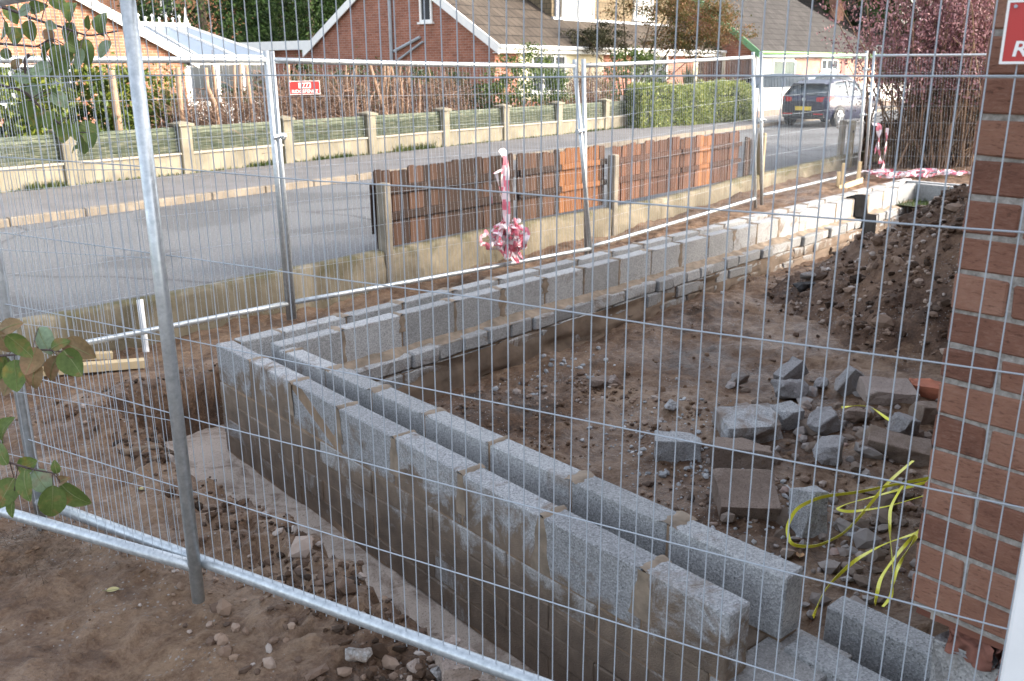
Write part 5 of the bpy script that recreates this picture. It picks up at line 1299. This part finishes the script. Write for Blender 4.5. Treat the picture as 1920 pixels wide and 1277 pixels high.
def scatter(name, mat, XY, size, r, sink=.3, flat=.65, smooth=False, up=0.):
    z = np.maximum(ground_z(XY[:, 0], XY[:, 1]), heap_z(XY[:, 0], XY[:, 1])); ok = z > -.27; XY, size, z = XY[ok], size[ok], z[ok]; n = len(XY)
    v = np.repeat(ICO[None], n, 0)*(1+r.uniform(-.28, .28, (n, 12, 1))); v *= np.stack([r.uniform(.7, 1.4, n), r.uniform(.6, 1.1, n), r.uniform(.5, .9, n)*flat/.65], -1)[:, None]
    a = r.uniform(0, 2*PI, n); c, s = np.cos(a)[:, None], np.sin(a)[:, None]; b = r.normal(0, .35, n); cb, sb_ = np.cos(b)[:, None], np.sin(b)[:, None]
    y = v[:, :, 1]*cb-v[:, :, 2]*sb_; zz = v[:, :, 1]*sb_+v[:, :, 2]*cb; x = v[:, :, 0]
    v = np.stack([x*c-y*s, x*s+y*c, zz], -1)*size[:, None, None]*.5
    v += np.stack([XY[:, 0], XY[:, 1], z+size*(.5-sink)*flat+up], -1)[:, None]
    F = (np.array(ICF)[None]+(np.arange(n)*12)[:, None, None]).reshape(-1, 3); m = MB(); m.add(v.reshape(-1, 3), F.tolist())
    return single(name, m, mat, None, None, kind="stuff", smooth=smooth)
def stone_mat(name, stops, bs=50):
    t = NT(name); f = t.math('ADD', t.math('MULTIPLY', t.island(), .75), t.math('MULTIPLY', t.noise(20, 4), .3)); n = t.noise(bs, 5, .65)
    return t.out(t.ramp(f, stops), .85, t.bump(n, .6, .006), 0, .3)
PEB = stone_mat("pebble", [(.1, (.065, .045, .034)), (.4, (.13, .085, .062)), (.7, (.27, .19, .14)), (.9, (.36, .31, .28)), (1, (.42, .41, .40))])
CLOD = stone_mat("soil_clod", [(.1, (.070, .040, .024)), (.5, (.122, .075, .046)), (.95, (.19, .125, .083))])
CLODD = stone_mat("dark_clod", [(.1, (.020, .011, .006)), (.5, (.056, .032, .019)), (.95, (.105, .062, .039))])
r = np.random.default_rng(81)
def uvpts(n, u0, u1, v0, v1): return CC[None]+A1*r.uniform(u0, u1, n)[:, None]+N1*r.uniform(v0, v1, n)[:, None]
def svpts(n, s0, s1, v0, v1): return CC[None]+A2*r.uniform(s0, s1, n)[:, None]+N2*r.uniform(v0, v1, n)[:, None]
hp = np.column_stack([r.normal(HPC[0]-.6, 1.0, 2300), r.normal(HPC[1]-.4, 1.05, 2300)])
q = hp-CC; hp = hp[(q@N1 > .5) & (heap_z(hp[:, 0], hp[:, 1]) > ground_z(hp[:, 0], hp[:, 1]))]
scatter("pebbles", PEB, hp, r.gamma(1.6, .015, len(hp))+.010, r)
hp2 = hp[r.permutation(len(hp))[:900]]+r.normal(0, .1, (900 if len(hp) > 900 else len(hp), 2)); scatter("soil_clods", CLODD, hp2, r.gamma(2, .016, len(hp2))+.012, r)
ip = np.concatenate([uvpts(1500, .6, 9.5, .5, 3.3), svpts(900, .6, 3.6, .5, 2.2)]); ip = ip[fbm(ip[:, 0], ip[:, 1], 0, .6, 3, 55) > .12]; scatter("pebbles", PEB, ip, r.gamma(1.6, .010, len(ip))+.006, r)
ip = np.concatenate([uvpts(1100, .6, 9.5, .46, 3.3), svpts(900, .6, 3.6, .45, 2.2)]); ip = ip[fbm(ip[:, 0], ip[:, 1], 0, .6, 3, 56) > .1]; scatter("soil_clods", CLOD, ip, r.gamma(1.4, .010, len(ip))+.006, r)
ep = np.concatenate([svpts(800, .2, 3.7, -.75, -.34), uvpts(300, -.9, .6, -.7, -.15), uvpts(700, .5, 10, -.5, -.04)]); scatter("soil_clods", CLODD, ep[:900], r.gamma(1.6, .010, 900)+.005, r); ep = ep[900:]; scatter("soil_clods", CLOD, ep, r.gamma(1.6, .009, len(ep))+.005, r)
ep = np.concatenate([svpts(420, 1.6, 3.9, -1.05, -.33), svpts(40, -.6, 3, -1.4, -.4), uvpts(260, .5, 10, -.5, -.04)]); scatter("pebbles", PEB, ep, r.gamma(1.7, .011, len(ep))+.006, r)
ep = np.column_stack([r.uniform(-3.4, .2, 900), r.uniform(1.6, 4.6, 900)]); scatter("soil_clods", CLOD, ep, r.gamma(1.2, .005, len(ep))+.003, r)
CHIP = stone_mat("concrete_chip", [(.1, (.22, .23, .24)), (.6, (.36, .37, .38)), (1, (.5, .5, .5))])
cp = []
for (px, py, sp_, n) in [(1290, 880, .16, 90), (1330, 790, .2, 60), (1460, 940, .12, 80), (1400, 1000, .12, 50), (1190, 830, .15, 70), (1060, 690, .25, 90), (1240, 545, .3, 60), (1350, 880, .18, 60), (1560, 980, .12, 40)]:
    h = hit(px, py); cp.append(r.normal(h[:2], sp_, (n, 2)))
cp = np.concatenate(cp); q = cp-CC; cp = cp[(q@N1 > .46) & (q@N2 > .42)]; scatter("concrete_chips", CHIP, cp, r.gamma(1.5, .008, len(cp))+.006, r)
rp = np.concatenate([np.random.default_rng(5).normal(hit(x, y)[:2], sp_, (n, 2)) for x, y, sp_, n in ((1560, 790, .30, 60), (1640, 830, .22, 45), (1470, 770, .25, 30), (1600, 950, .25, 45), (1560, 1040, .22, 45), (1650, 1010, .2, 30))])
rp = rp+np.random.default_rng(6).normal(0, .08, rp.shape)
q = rp-CC; rp = rp[(q@N1 > .5) & (q@N2 > .5) & (q@A2 < 3.85)]
scatter("rubble", stone_mat("rubble_bits", [(.1, (.11, .08, .06)), (.45, (.20, .155, .125)), (.8, (.28, .26, .25)), (1, (.34, .17, .11))]), rp, np.random.default_rng(7).gamma(3, .016, len(rp))+.015, r, .3, .6)
RBLK = concrete("rubble_concrete", (.33, .335, .34), .4, (0, 0), (.17, .125, .095), .05, .85, (.50, .66))
RBRN = concrete("rubble_brown_stone", (.21, .16, .13), .2, (0, 0), (.15, .11, .08), .05, .85, (.50, .66)); RGRY = concrete("rubble_grey_stone", (.25, .24, .24), .25, (0, 0), (.17, .135, .11), .05, .85, (.50, .66))
RPNK = concrete("rubble_pink_stone", (.29, .235, .205), .15, (0, 0), (.24, .16, .12), .05); RRED = plain("rubble_brick", (.36, .125, .07), .9, 0, .3, 12, .5, 60); RDRK = plain("charred_lump", (.022, .02, .02), .8, 0, .5, 10, .8, 30)
def stone(name, px, py, wpx, hpx, mat, label, kind="rock", yaw=0., tilt=(0, 0), seed=0, deep=.75, cut=0., group="loose rubble inside the new walls", lift=0., cat="stone"):
    h = hit(px, py-2); dep = h[1]*.9576+(EYE-h[2])*.288; w_ = wpx*.9*dep/F_PX; z_ = hpx*dep/F_PX*.74; d_ = w_*deep
    R_ = np.random.default_rng(seed+int(px)); bm = bmesh.new()
    if kind == "block":
        P = np.array([(x, y, z) for x in (-.5, .5) for y in (-.5, .5) for z in (-.5, .5)])+R_.uniform(-.03, .03, (8, 3))
        P = list(P)
        for _ in range(2):
            c_ = P.pop(R_.integers(len(P)))
            for ax_ in range(3):
                e_ = c_.copy(); e_[ax_] *= R_.uniform(-.1, .75); P.append(e_)
        P = np.array(P)
        if cut: P = np.concatenate([P[:-2], P[-2:]*[cut, 1, 1], P[-2:]*[1, cut, 1]])
        P = P*[w_, d_, z_]
    else:
        P = R_.normal(size=(15, 3)); P /= np.abs(P).max(1)[:, None]**.8*np.linalg.norm(P, axis=1)[:, None]**.2; P = P*.5*R_.uniform(.82, 1.05, (15, 1))*[w_, d_, z_]
    vs_ = [bm.verts.new(p) for p in P]; res = bmesh.ops.convex_hull(bm, input=vs_)
    bmesh.ops.delete(bm, geom=[v for v in bm.verts if not v.link_faces], context='VERTS')
    bmesh.ops.dissolve_limit(bm, angle_limit=.15, verts=bm.verts, edges=bm.edges)
    bmesh.ops.bevel(bm, geom=bm.edges[:], offset=min(w_, z_)*(.04 if kind == "block" else .06), segments=2, affect='EDGES', profile=.6, clamp_overlap=True)
    bmesh.ops.triangulate(bm, faces=bm.faces[:]); bmesh.ops.subdivide_edges(bm, edges=[e for e in bm.edges if e.calc_length() > .03], cuts=2, use_grid_fill=True)
    bm.normal_update()
    co_ = np.array([v.co for v in bm.verts]); nn = np.array([v.normal for v in bm.verts]); k = fbm(co_[:, 0]+px, co_[:, 1], co_[:, 2], w_*.35, 3, seed)*w_*(.045 if kind == "block" else .07)+fbm(co_[:, 0], co_[:, 1], co_[:, 2], .03, 3, 3)*.004
    co_ = co_+nn*k[:, None]
    for v, c in zip(bm.verts, co_): v.co = c
    me = bpy.data.meshes.new(name); bm.to_mesh(me); bm.free(); me.materials.append(mat)
    ob = bpy.data.objects.new(name, me); COL.objects.link(ob); ob.location = (h[0], h[1]+d_*.3, h[2]+z_*.36+lift); ob.rotation_euler = (tilt[0], tilt[1], yaw)
    return tag(ob, label, cat, group)
B = "block"
G2 = "loose rubble inside the new walls"
stone("broken_block", 1271, 868, 92, 66, RBLK, "squarish broken grey block with a rough face, leftmost of the blocks lying on the dirt", B, -.15, (.1, 0), 1, .5, cat="block")
stone("broken_block", 1392, 880, 118, 62, RBRN, "brown topped block with a dark side, just behind the one with a cut corner", B, -.12, (.0, .05), 2, .55, cat="block")
stone("broken_block", 1405, 968, 122, 70, RBRN, "brown topped half block with a cut off corner, lying flat closest to the new wall", B, -.05, (.32, .05), 3, .95, .45, cat="block")
stone("broken_block", 1517, 1000, 60, 118, RBLK, "upright leaning piece of grey block inside the yellow strap loop", B, .15, (-.25, .06), 4, .9, .5, cat="block")
stone("broken_block", 1408, 824, 122, 56, RBLK, "largest wedge shaped grey block piece, in front of the rounded boulder", B, .12, (.12, .0), 5, .8, .5, cat="block")
stone("broken_block", 1476, 802, 62, 52, RBLK, "pale end of a broken block touching the large wedge shaped piece on its right", B, .45, (.1, 0), 6, .8, cat="block")
stone("rubble_stone", 1258, 779, 42, 32, RBLK, "small dark grey chunk alone on the dirt, left of the rubble", "rock", .3, (0, 0), 7)
stone("rubble_stone", 1385, 727, 44, 40, RGRY, "pale grey jagged stone alone at the rubble's upper left", "rock", .2, (0, 0), 8)
stone("rubble_stone", 1488, 754, 84, 62, RGRY, "rounded grey brown boulder behind the large wedge shaped block", "rock", 0, (0, 0), 9, .8)
stone("rubble_stone", 1483, 716, 66, 44, RGRY, "flat grey slab leaning behind the rounded boulder", B, .5, (0, -.5), 10, .5)
stone("rubble_stone", 1592, 742, 42, 74, RGRY, "thin grey slab leaning up to the right, between boulder and the flat pale slab", B, .3, (.1, .65), 11, .6)
stone("rubble_stone", 1669, 756, 100, 42, RPNK, "wide flat pale slab at the top right of the rubble", B, -.06, (.15, .05), 12, .7, .6)
stone("brick_piece", 1737, 747, 62, 40, RRED, "broken orange red brick beside the wide flat pale slab", B, -.3, (.1, .1), 13, .7, cat="brick")
stone("rubble_stone", 1742, 795, 58, 52, RBRN, "square brown stone under the orange red brick piece", B, .2, (0, .1), 14)
stone("rubble_stone", 1698, 818, 54, 52, RGRY, "pointed grey stone left of the square brown one", B, .6, (.2, .3), 15)
stone("rubble_stone", 1688, 866, 122, 60, RBRN, "longest brown stone, sloping down to the brick corner", B, -.35, (.2, .15), 16, .5)
stone("rubble_stone", 1548, 818, 80, 58, RGRY, "rough lump of old concrete under the yellow strap's upper end", "rock", .4, (0, 0), 17)
stone("rubble_stone", 1556, 868, 82, 62, RGRY, "jagged grey stone in the middle of the rubble, in front of the concrete lump", "rock", 1.0, (0, 0), 18)
stone("rubble_stone", 1628, 858, 58, 50, RBRN, "round brown stone left of the longest one", "rock", .8, (0, 0), 19)
stone("rubble_stone", 1610, 800, 66, 46, RBRN, "brown stone half buried behind the longest one", "rock", .3, (0, 0), 28)
stone("rubble_stone", 1540, 735, 40, 30, RGRY, "small grey stone beside the rounded boulder's right side", "rock", .6, (0, 0), 29)
stone("rubble_stone", 1412, 805, 44, 24, RGRY, "little grey chip left of the wedge shaped block's foot", "rock", .6, (0, 0), 30)
stone("rubble_stone", 1125, 732, 60, 28, RBRN, "flat brown stone in the middle of the open dirt, left one of the pair", "rock", .2, (0, 0), 20)
stone("rubble_stone", 1154, 726, 42, 34, RPNK, "pinkish stone touching the flat brown one on the open dirt", "rock", .9, (0, 0), 21)
stone("charred_lump", 1512, 548, 52, 30, RDRK, "black charred lump at the left foot of the soil heap", "rock", .2, (0, 0), 22, cat="lump")
stone("rubble_stone", 1517, 535, 42, 20, RGRY, "pale flat stone resting on the black charred lump", "rock", .1, (0, 0), 23, lift=.03)
stone("rubble_stone", 1592, 450, 26, 24, RGRY, "grey stone at the upper left edge of the soil heap below the black membrane", "rock", .1, (0, 0), 24)
GF = "loose stones at the near trench edge"
stone("trench_stone", 674, 1252, 66, 46, RBLK, "round speckled grey stone in the mud below the nearest bottom rail", "rock", .2, (0, 0), 31, .8, 0, GF)
stone("trench_stone", 838, 1256, 74, 56, RPNK, "angular pinkish stone tucked under the nearest bottom rail", "rock", .5, (0, 0), 32, .8, 0, GF)
stone("trench_stone", 862, 1282, 86, 42, RPNK, "flat beige slab at the bottom edge of the picture", B, .3, (.1, .1), 33, .7, .5, GF)
stone("trench_stone", 782, 1272, 38, 30, RPNK, "small pink pebble left of the flat beige slab", "rock", .8, (0, 0), 34, .8, 0, GF)
stone("trench_stone", 824, 1282, 40, 34, RGRY, "grey stone leaning against the flat beige slab's left side", "rock", .5, (0, 0), 35, .8, 0, GF)
stone("trench_stone", 838, 1132, 62, 50, RBRN, "clod of hard brown soil on the footing against the new wall", "rock", .2, (0, 0), 36, .8, 0, GF, .02)
stone("trench_stone", 412, 884, 56, 16, RPNK, "flat whitish stone on the trench edge near the wall corner", "rock", .0, (0, 0), 37, .22, 0, GF)
stone("trench_stone", 498, 976, 24, 18, RPNK, "small tan stone on the trench edge midway along", "rock", .0, (0, 0), 38, .7, 0, GF)
stone("trench_stone", 738, 1200, 34, 26, RBRN, "small brown stone just above the nearest bottom rail", "rock", .0, (0, 0), 39, .7, 0, GF)
# roots and sticks
def stick(pts, r0, r1, label, lift=.012, name="dead_root", mat=None):
    L = np.array([hit(x, y)+[0, 0, lift] for x, y in pts]); m = MB(); k = np.linspace(0, len(L)-1, len(L)*4); Ls = np.stack([np.interp(k, np.arange(len(L)), L[:, i]) for i in range(3)], -1)
    Ls[1:-1] = (Ls[:-2]+2*Ls[1:-1]+Ls[2:])/4; m.tube(Ls, np.linspace(r0, r1, len(Ls)), 7); single(name, m, mat or plain("root_"+str(len(pts)), (.17, .125, .09), .95, 0, .3, 12, .7, 40), label, "root", None, smooth=True)
stick([(232, 856), (262, 848), (298, 846), (335, 858)], .016, .010, "thick dead root lying on the mud left of the tall tube post")
stick([(290, 868), (318, 856), (345, 852)], .006, .003, "thin twig lying across the thick dead root")
stick([(1000, 645), (1012, 622), (1045, 606), (1085, 612), (1110, 608)], .012, .005, "crooked root sticking out of the dirt beside the inner ledge")
m = MB(); a = hit(512, 925); m.tube([a, a+[.02, .01, .07], a+[.05, .0, .13], a+[.055, .02, .19]], [.006, .005, .004, .002], 5)
single("dead_root", m, BARK, "pale little stick standing up from the trench beside the new wall", "root")
# yellow strapping
YEL = plain("yellow_strap", (.74, .72, .05), .35, 0, .1, 8)
def strap(paths, label, wid=.0135, near=.95):
    m = MB(); E_ = np.array([0, 0, EYE])
    for i, (pts, kk) in enumerate(paths):
        L = np.array([E_+(hit(x, y)-E_)*k for x, y, k in [(p[0], p[1], (p[2] if len(p) > 2 else kk)) for p in pts]])
        t = np.linspace(0, len(L)-1, len(L)*7); P_ = np.zeros((len(t), 3))
        for a in range(3):            # smooth through the points
            P_[:, a] = np.interp(t, np.arange(len(L)), L[:, a])
        for _ in range(7): P_[1:-1] = (P_[:-2]+P_[1:-1]*2+P_[2:])/4
        T = np.gradient(P_, axis=0); T /= np.linalg.norm(T, axis=1)[:, None]; W = np.cross(T, [0.3, -.5, .8]); W /= np.linalg.norm(W, axis=1)[:, None]
        N_ = np.cross(W, T); ph = 1.1*np.sin(np.linspace(0, 7, len(t))+i*2); W = W*np.cos(ph)[:, None]+N_*np.sin(ph)[:, None]; N_ = np.cross(W, T)*.0006
        m.grid(np.stack([P_-W*wid/2-N_, P_+W*wid/2-N_, P_+W*wid/2+N_, P_-W*wid/2+N_, P_-W*wid/2-N_], 1))
    single("strapping_band", m, YEL, label, "strap", "yellow plastic strapping among the rubble")
strap([([(1775, 886), (1738, 898), (1690, 908), (1610, 925, .93), (1540, 932, .90), (1492, 955, .90), (1474, 990, .92), (1482, 1024, .94), (1530, 1031), (1582, 1006), (1622, 958), (1664, 905), (1712, 866)], .955),
       ([(1775, 900), (1735, 908), (1660, 926), (1590, 944), (1566, 956), (1590, 965), (1660, 952), (1735, 930), (1770, 922)], .96)], "large open loop of yellow plastic strap around the upright piece of block")
strap([([(1765, 960), (1727, 992), (1690, 1030), (1650, 1085), (1640, 1135)], .965), ([(1760, 985), (1722, 1000), (1660, 1020), (1602, 1050), (1546, 1108), (1524, 1160)], .96),
       ([(1692, 912), (1668, 952), (1668, 1010), (1675, 1070), (1672, 1120), (1655, 1140)], .955), ([(1720, 1005), (1685, 1060), (1672, 1100)], .955)], "yellow plastic strap ends running down to the lower blocks by the brick corner")
strap([([(1578, 766), (1606, 763), (1636, 764), (1664, 786), (1700, 806), (1716, 812)], .985)], "short piece of yellow plastic strap bent over the stones below the flat pale slab", .016)
# ------------------------------------------------------------------ apple leaves close to the camera
def apple_mat(name, g, e):
    t = NT(name); n = t.noise(28, 5, .6, .6); n2 = t.noise(160, 3, .6)
    c = t.ramp(n, [(.36, g), (.54, [x*1.35 for x in g]), (.70, e)]); c = t.mix(.25, c, t.ramp(n2, [(.3, [x*.5 for x in g]), (.7, [min(1, x*2) for x in g])]))
    t.out(c, .5, t.bump(n2, .35, .002), 0, .2); tr = t.n("ShaderNodeBsdfTranslucent"); t.l(c, tr.inputs[0]); mx_ = t.n("ShaderNodeMixShader"); mx_.inputs[0].default_value = .22
    t.l(t.b.outputs[0], mx_.inputs[1]); t.l(tr.outputs[0], mx_.inputs[2]); t.l(mx_.outputs[0], t.t.nodes["Material Output"].inputs[0]); return t.m
AG = apple_mat("apple_leaf", (.080, .115, .034), (.26, .14, .07)); AR = apple_mat("apple_leaf_reddish", (.17, .12, .065), (.30, .13, .09)); AD = apple_mat("apple_leaf_dark", (.085, .125, .035), (.30, .21, .05)); AB = apple_mat("apple_leaf_pale", (.17, .23, .15), (.26, .20, .14))
TW = plain("apple_twig", (.065, .045, .045), .7, 0, .3, 20); RIB = plain("leaf_vein", (.16, .19, .07), .5)
FW3 = np.array(_f)
def apple_leaf(parent, P, length, ang, mat, r, wr=.72, curl=0.):
    ax = CR*math.cos(ang)-CD*math.sin(ang); tz = r.uniform(-.45, .45); ax = ax+FW3*tz; ax /= np.linalg.norm(ax)
    nor = -FW3+CR*r.normal(0, .35)-CD*(r.normal(.25, .3)); nor -= ax*(nor@ax); nor /= np.linalg.norm(nor); sd_ = np.cross(ax, nor)
    a = np.linspace(0, 1, 24); b = np.linspace(-1, 1, 9); prof = np.sin(np.clip(a, 0, 1)**.80*PI)**.62*(1-.25*a**6); prof[0] = .02; prof[-1] = .0
    cup = r.uniform(-.2, .5); G = np.zeros((24, 9, 3)); bend = r.uniform(-.9, .3)+curl
    for i in range(24):
        for j in range(9):
            x = length*(a[i]-.5); y = length*wr*.5*prof[i]*b[j]*(1+.015*math.sin(i*5+j)); z = length*(bend*(a[i]-.5)**2+cup*.5*prof[i]*b[j]**2+.010*math.sin(a[i]*44-abs(b[j])*9)*min(1, 3*abs(b[j]))*prof[i])
            G[i, j] = ax*x+sd_*y+nor*z
    m = MB(); m.grid(G+P-np.array(parent.location)); lf = m.build("leaf", mat, parent, True)
    m = MB(); m.tube(G[:, 4]+nor*.0006+P-np.array(parent.location), np.linspace(.0011, .0004, 24), 4, False); m.build("midrib", RIB, lf)
    return G[0, 4]+P
def branch(label, twigs, leaves, Y, lenpx, seed, base):
    r = np.random.default_rng(seed); t = thing("apple_branch", label, "branch", tuple(gy(base[0], base[1], Y)), 0, "apple branches reaching in from the left"); o = np.array(t.location); m = MB(); TP = []
    for tw in twigs:
        L = np.array([gy(x, y, Y+dy) for x, y, dy in tw]); k = np.linspace(0, len(L)-1, len(L)*6); Ls = np.stack([np.interp(k, np.arange(len(L)), L[:, i]) for i in range(3)], -1)
        for _ in range(3): Ls[1:-1] = (Ls[:-2]+2*Ls[1:-1]+Ls[2:])/4
        m.tube(Ls-o, np.linspace(.0042, .0018, len(Ls))*(Y/2.2), 6); TP.append(Ls)
    TP = np.concatenate(TP); 
    for (x, y, ang, ml, sc_) in leaves:
        P = gy(x, y, Y+r.uniform(-.05, .05)); st = apple_leaf(t, P, lenpx*sc_*Y/F_PX*1.02, math.radians(ang), ml, r, r.uniform(.62, .80))
        q = TP[np.argmin(((TP-st)**2).sum(1))]; m.tube([st-o, (st+q)/2-o+[0, 0, .004], q-o], .0013*(Y/2.2), 4, False)
    m.build("twig", TW, t)
branch("lower apple branch with big green and reddish leaves in front of the near mesh panels", [[(-60, 690, .05), (-10, 668, 0), (30, 665, 0), (80, 655, 0), (120, 660, 0)], [(-60, 840, 0), (0, 862, 0), (60, 880, 0), (105, 888, 0)]],
       [(18, 612, 20, AR, .8), (38, 648, -50, AG, .95), (82, 640, -60, AB, .95), (58, 678, -100, AR, .9), (97, 692, 250, AR, .85), (30, 705, -80, AD, 1.0), (62, 708, 255, AR, .85), (5, 690, 250, AG, .9), (112, 645, 25, AG, .6), (148, 655, -28, AR, 1.05), (139, 682, -52, AG, 1.0), (8, 640, 120, AR, .8), (15, 722, -110, AR, .7),
        (8, 805, 60, AG, .95), (2, 850, 120, AG, .8), (10, 925, -110, AG, 1.05), (48, 912, -75, AG, .98), (52, 872, 25, AD, .75), (78, 905, -60, AB, .9), (104, 876, 95, AG, .45), (98, 943, -100, AG, 1.1), (140, 930, -40, AG, 1.15), (118, 900, 20, AR, .5), (22, 955, -95, AD, .6)], 1.9, 64, 5, (-30, 700))
UP = [(22, 30, -60, AD, 1), (6, 58, -100, AD, 1), (28, 66, -85, AD, 1), (58, 58, -95, AD, 1), (70, 14, 10, AG, 1), (45, 20, 200, AB, .9), (110, 6, -30, AD, 1), (132, 20, -95, AD, 1.15), (165, 42, 80, AG, .7), (187, 42, -85, AD, 1.25), (96, 48, -20, AB, .6), (92, 68, -80, AR, .8), (135, 66, -100, AD, 1.2), (142, 90, -30, AG, 1.0), (160, 98, -85, AD, 1.3), (196, 92, 240, AB, 1.0), (88, 98, -130, AD, 1.1), (112, 108, -95, AD, 1.35), (125, 95, -60, AG, 1), (100, 128, -80, AG, 1.1), (128, 125, -100, AD, 1.2), (150, 112, -95, AB, 1.1), (78, 132, 200, AB, 1.1), (62, 134, -150, AB, 1.0), (40, 145, 170, AB, .9), (66, 172, -40, AB, 1.0), (100, 178, -60, AD, .8), (112, 186, -45, AB, 1.0), (52, 208, -100, AD, 1.0), (66, 222, -80, AD, 1.1), (85, 218, -70, AG, 1.1), (112, 232, -120, AD, 1.0), (120, 250, -100, AD, 1.0), (150, 250, -60, AD, 1.15), (170, 240, -20, AG, 1.0), (158, 275, -90, AG, .8), (140, 280, 210, AD, .6), (170, 262, -70, AG, .9), (30, 118, 40, AR, .7), (10, 100, 150, AG, .8)]
branch("upper apple branch with hanging dark leaves behind the near mesh panel, before the orange gable", [[(-80, -10, 0), (20, 18, 0), (70, 38, 0), (120, 52, 0), (165, 68, 0), (222, 58, 0)], [(-80, 70, 0), (0, 82, 0), (40, 85, 0), (70, 88, 0), (95, 72, 0)], [(-80, 120, 0), (0, 160, 0), (45, 170, 0), (80, 205, 0), (115, 235, 0), (140, 250, 0)], [(55, 102, 0), (46, 112, 0), (48, 145, 0), (45, 160, 0)]], UP, 3.12, 36, 9, (-30, 60))
# fallen leaves
def fallen(px, py, s, mat, label, yaw):
    h = hit(px, py); t = thing("fallen_leaf", label, "leaf", (h[0], h[1], h[2]+.006), yaw, "fallen leaves on the mud"); a = np.linspace(0, 1, 9); b = np.linspace(-1, 1, 5); G = np.zeros((9, 5, 3)); pr_ = np.sin(a**.85*PI)**.7
    for i in range(9):
        for j in range(5): G[i, j] = (s*(a[i]-.5), s*.36*pr_[i]*b[j], s*(.10*b[j]**2*pr_[i]+.15*(a[i]-.5)**2))
    m = MB(); m.grid(G); m.build("blade", mat, t, True); m = MB(); m.tube(np.concatenate([[[-s*.75, .0, .004]], G[:, 2]+[0, 0, .0008]]), .0009, 4); m.build("stalk", RIB, t)
LF = plain("fallen_leaf_yellow", (.42, .36, .17), .6, 0, .2, 30); LB = plain("fallen_leaf_brown", (.34, .19, .09), .6, 0, .3, 30)
fallen(213, 1113, .042, LF, "pale yellow fallen leaf on the open mud at the lower left", .3)
fallen(242, 1006, .035, LB, "ochre fallen leaf between the two bottom rails", .8); fallen(236, 1040, .035, LB, "tan fallen leaf just below the lower bottom rail", 2.0); fallen(1499, 1050, .05, LB, "orange leaf in the rubble under the yellow strap loop", 1.2); fallen(270, 922, .04, LF, "pale curled leaf on the mud left of the tall tube post", .1)
# dry grass at the lower left
r = np.random.default_rng(91); n = 1500; qx = np.array([hit(15, 1040)[:2]]); q = qx+r.normal(0, 1, (n, 2))*[.16, .16]; z = ground_z(q[:, 0], q[:, 1]); a = r.uniform(0, 2*PI, n); ln = r.normal(0, .03, (n, 2)); b = np.stack([np.cos(a), np.sin(a)], -1)*.0012; hh = r.uniform(.004, .022, n)
m = MB(); m.tris(np.stack([np.column_stack([q-b, z]), np.column_stack([q+b, z]), np.column_stack([q+ln, z+hh])], 1)); single("dry_grass", m, L_DRY, None, None, kind="stuff")
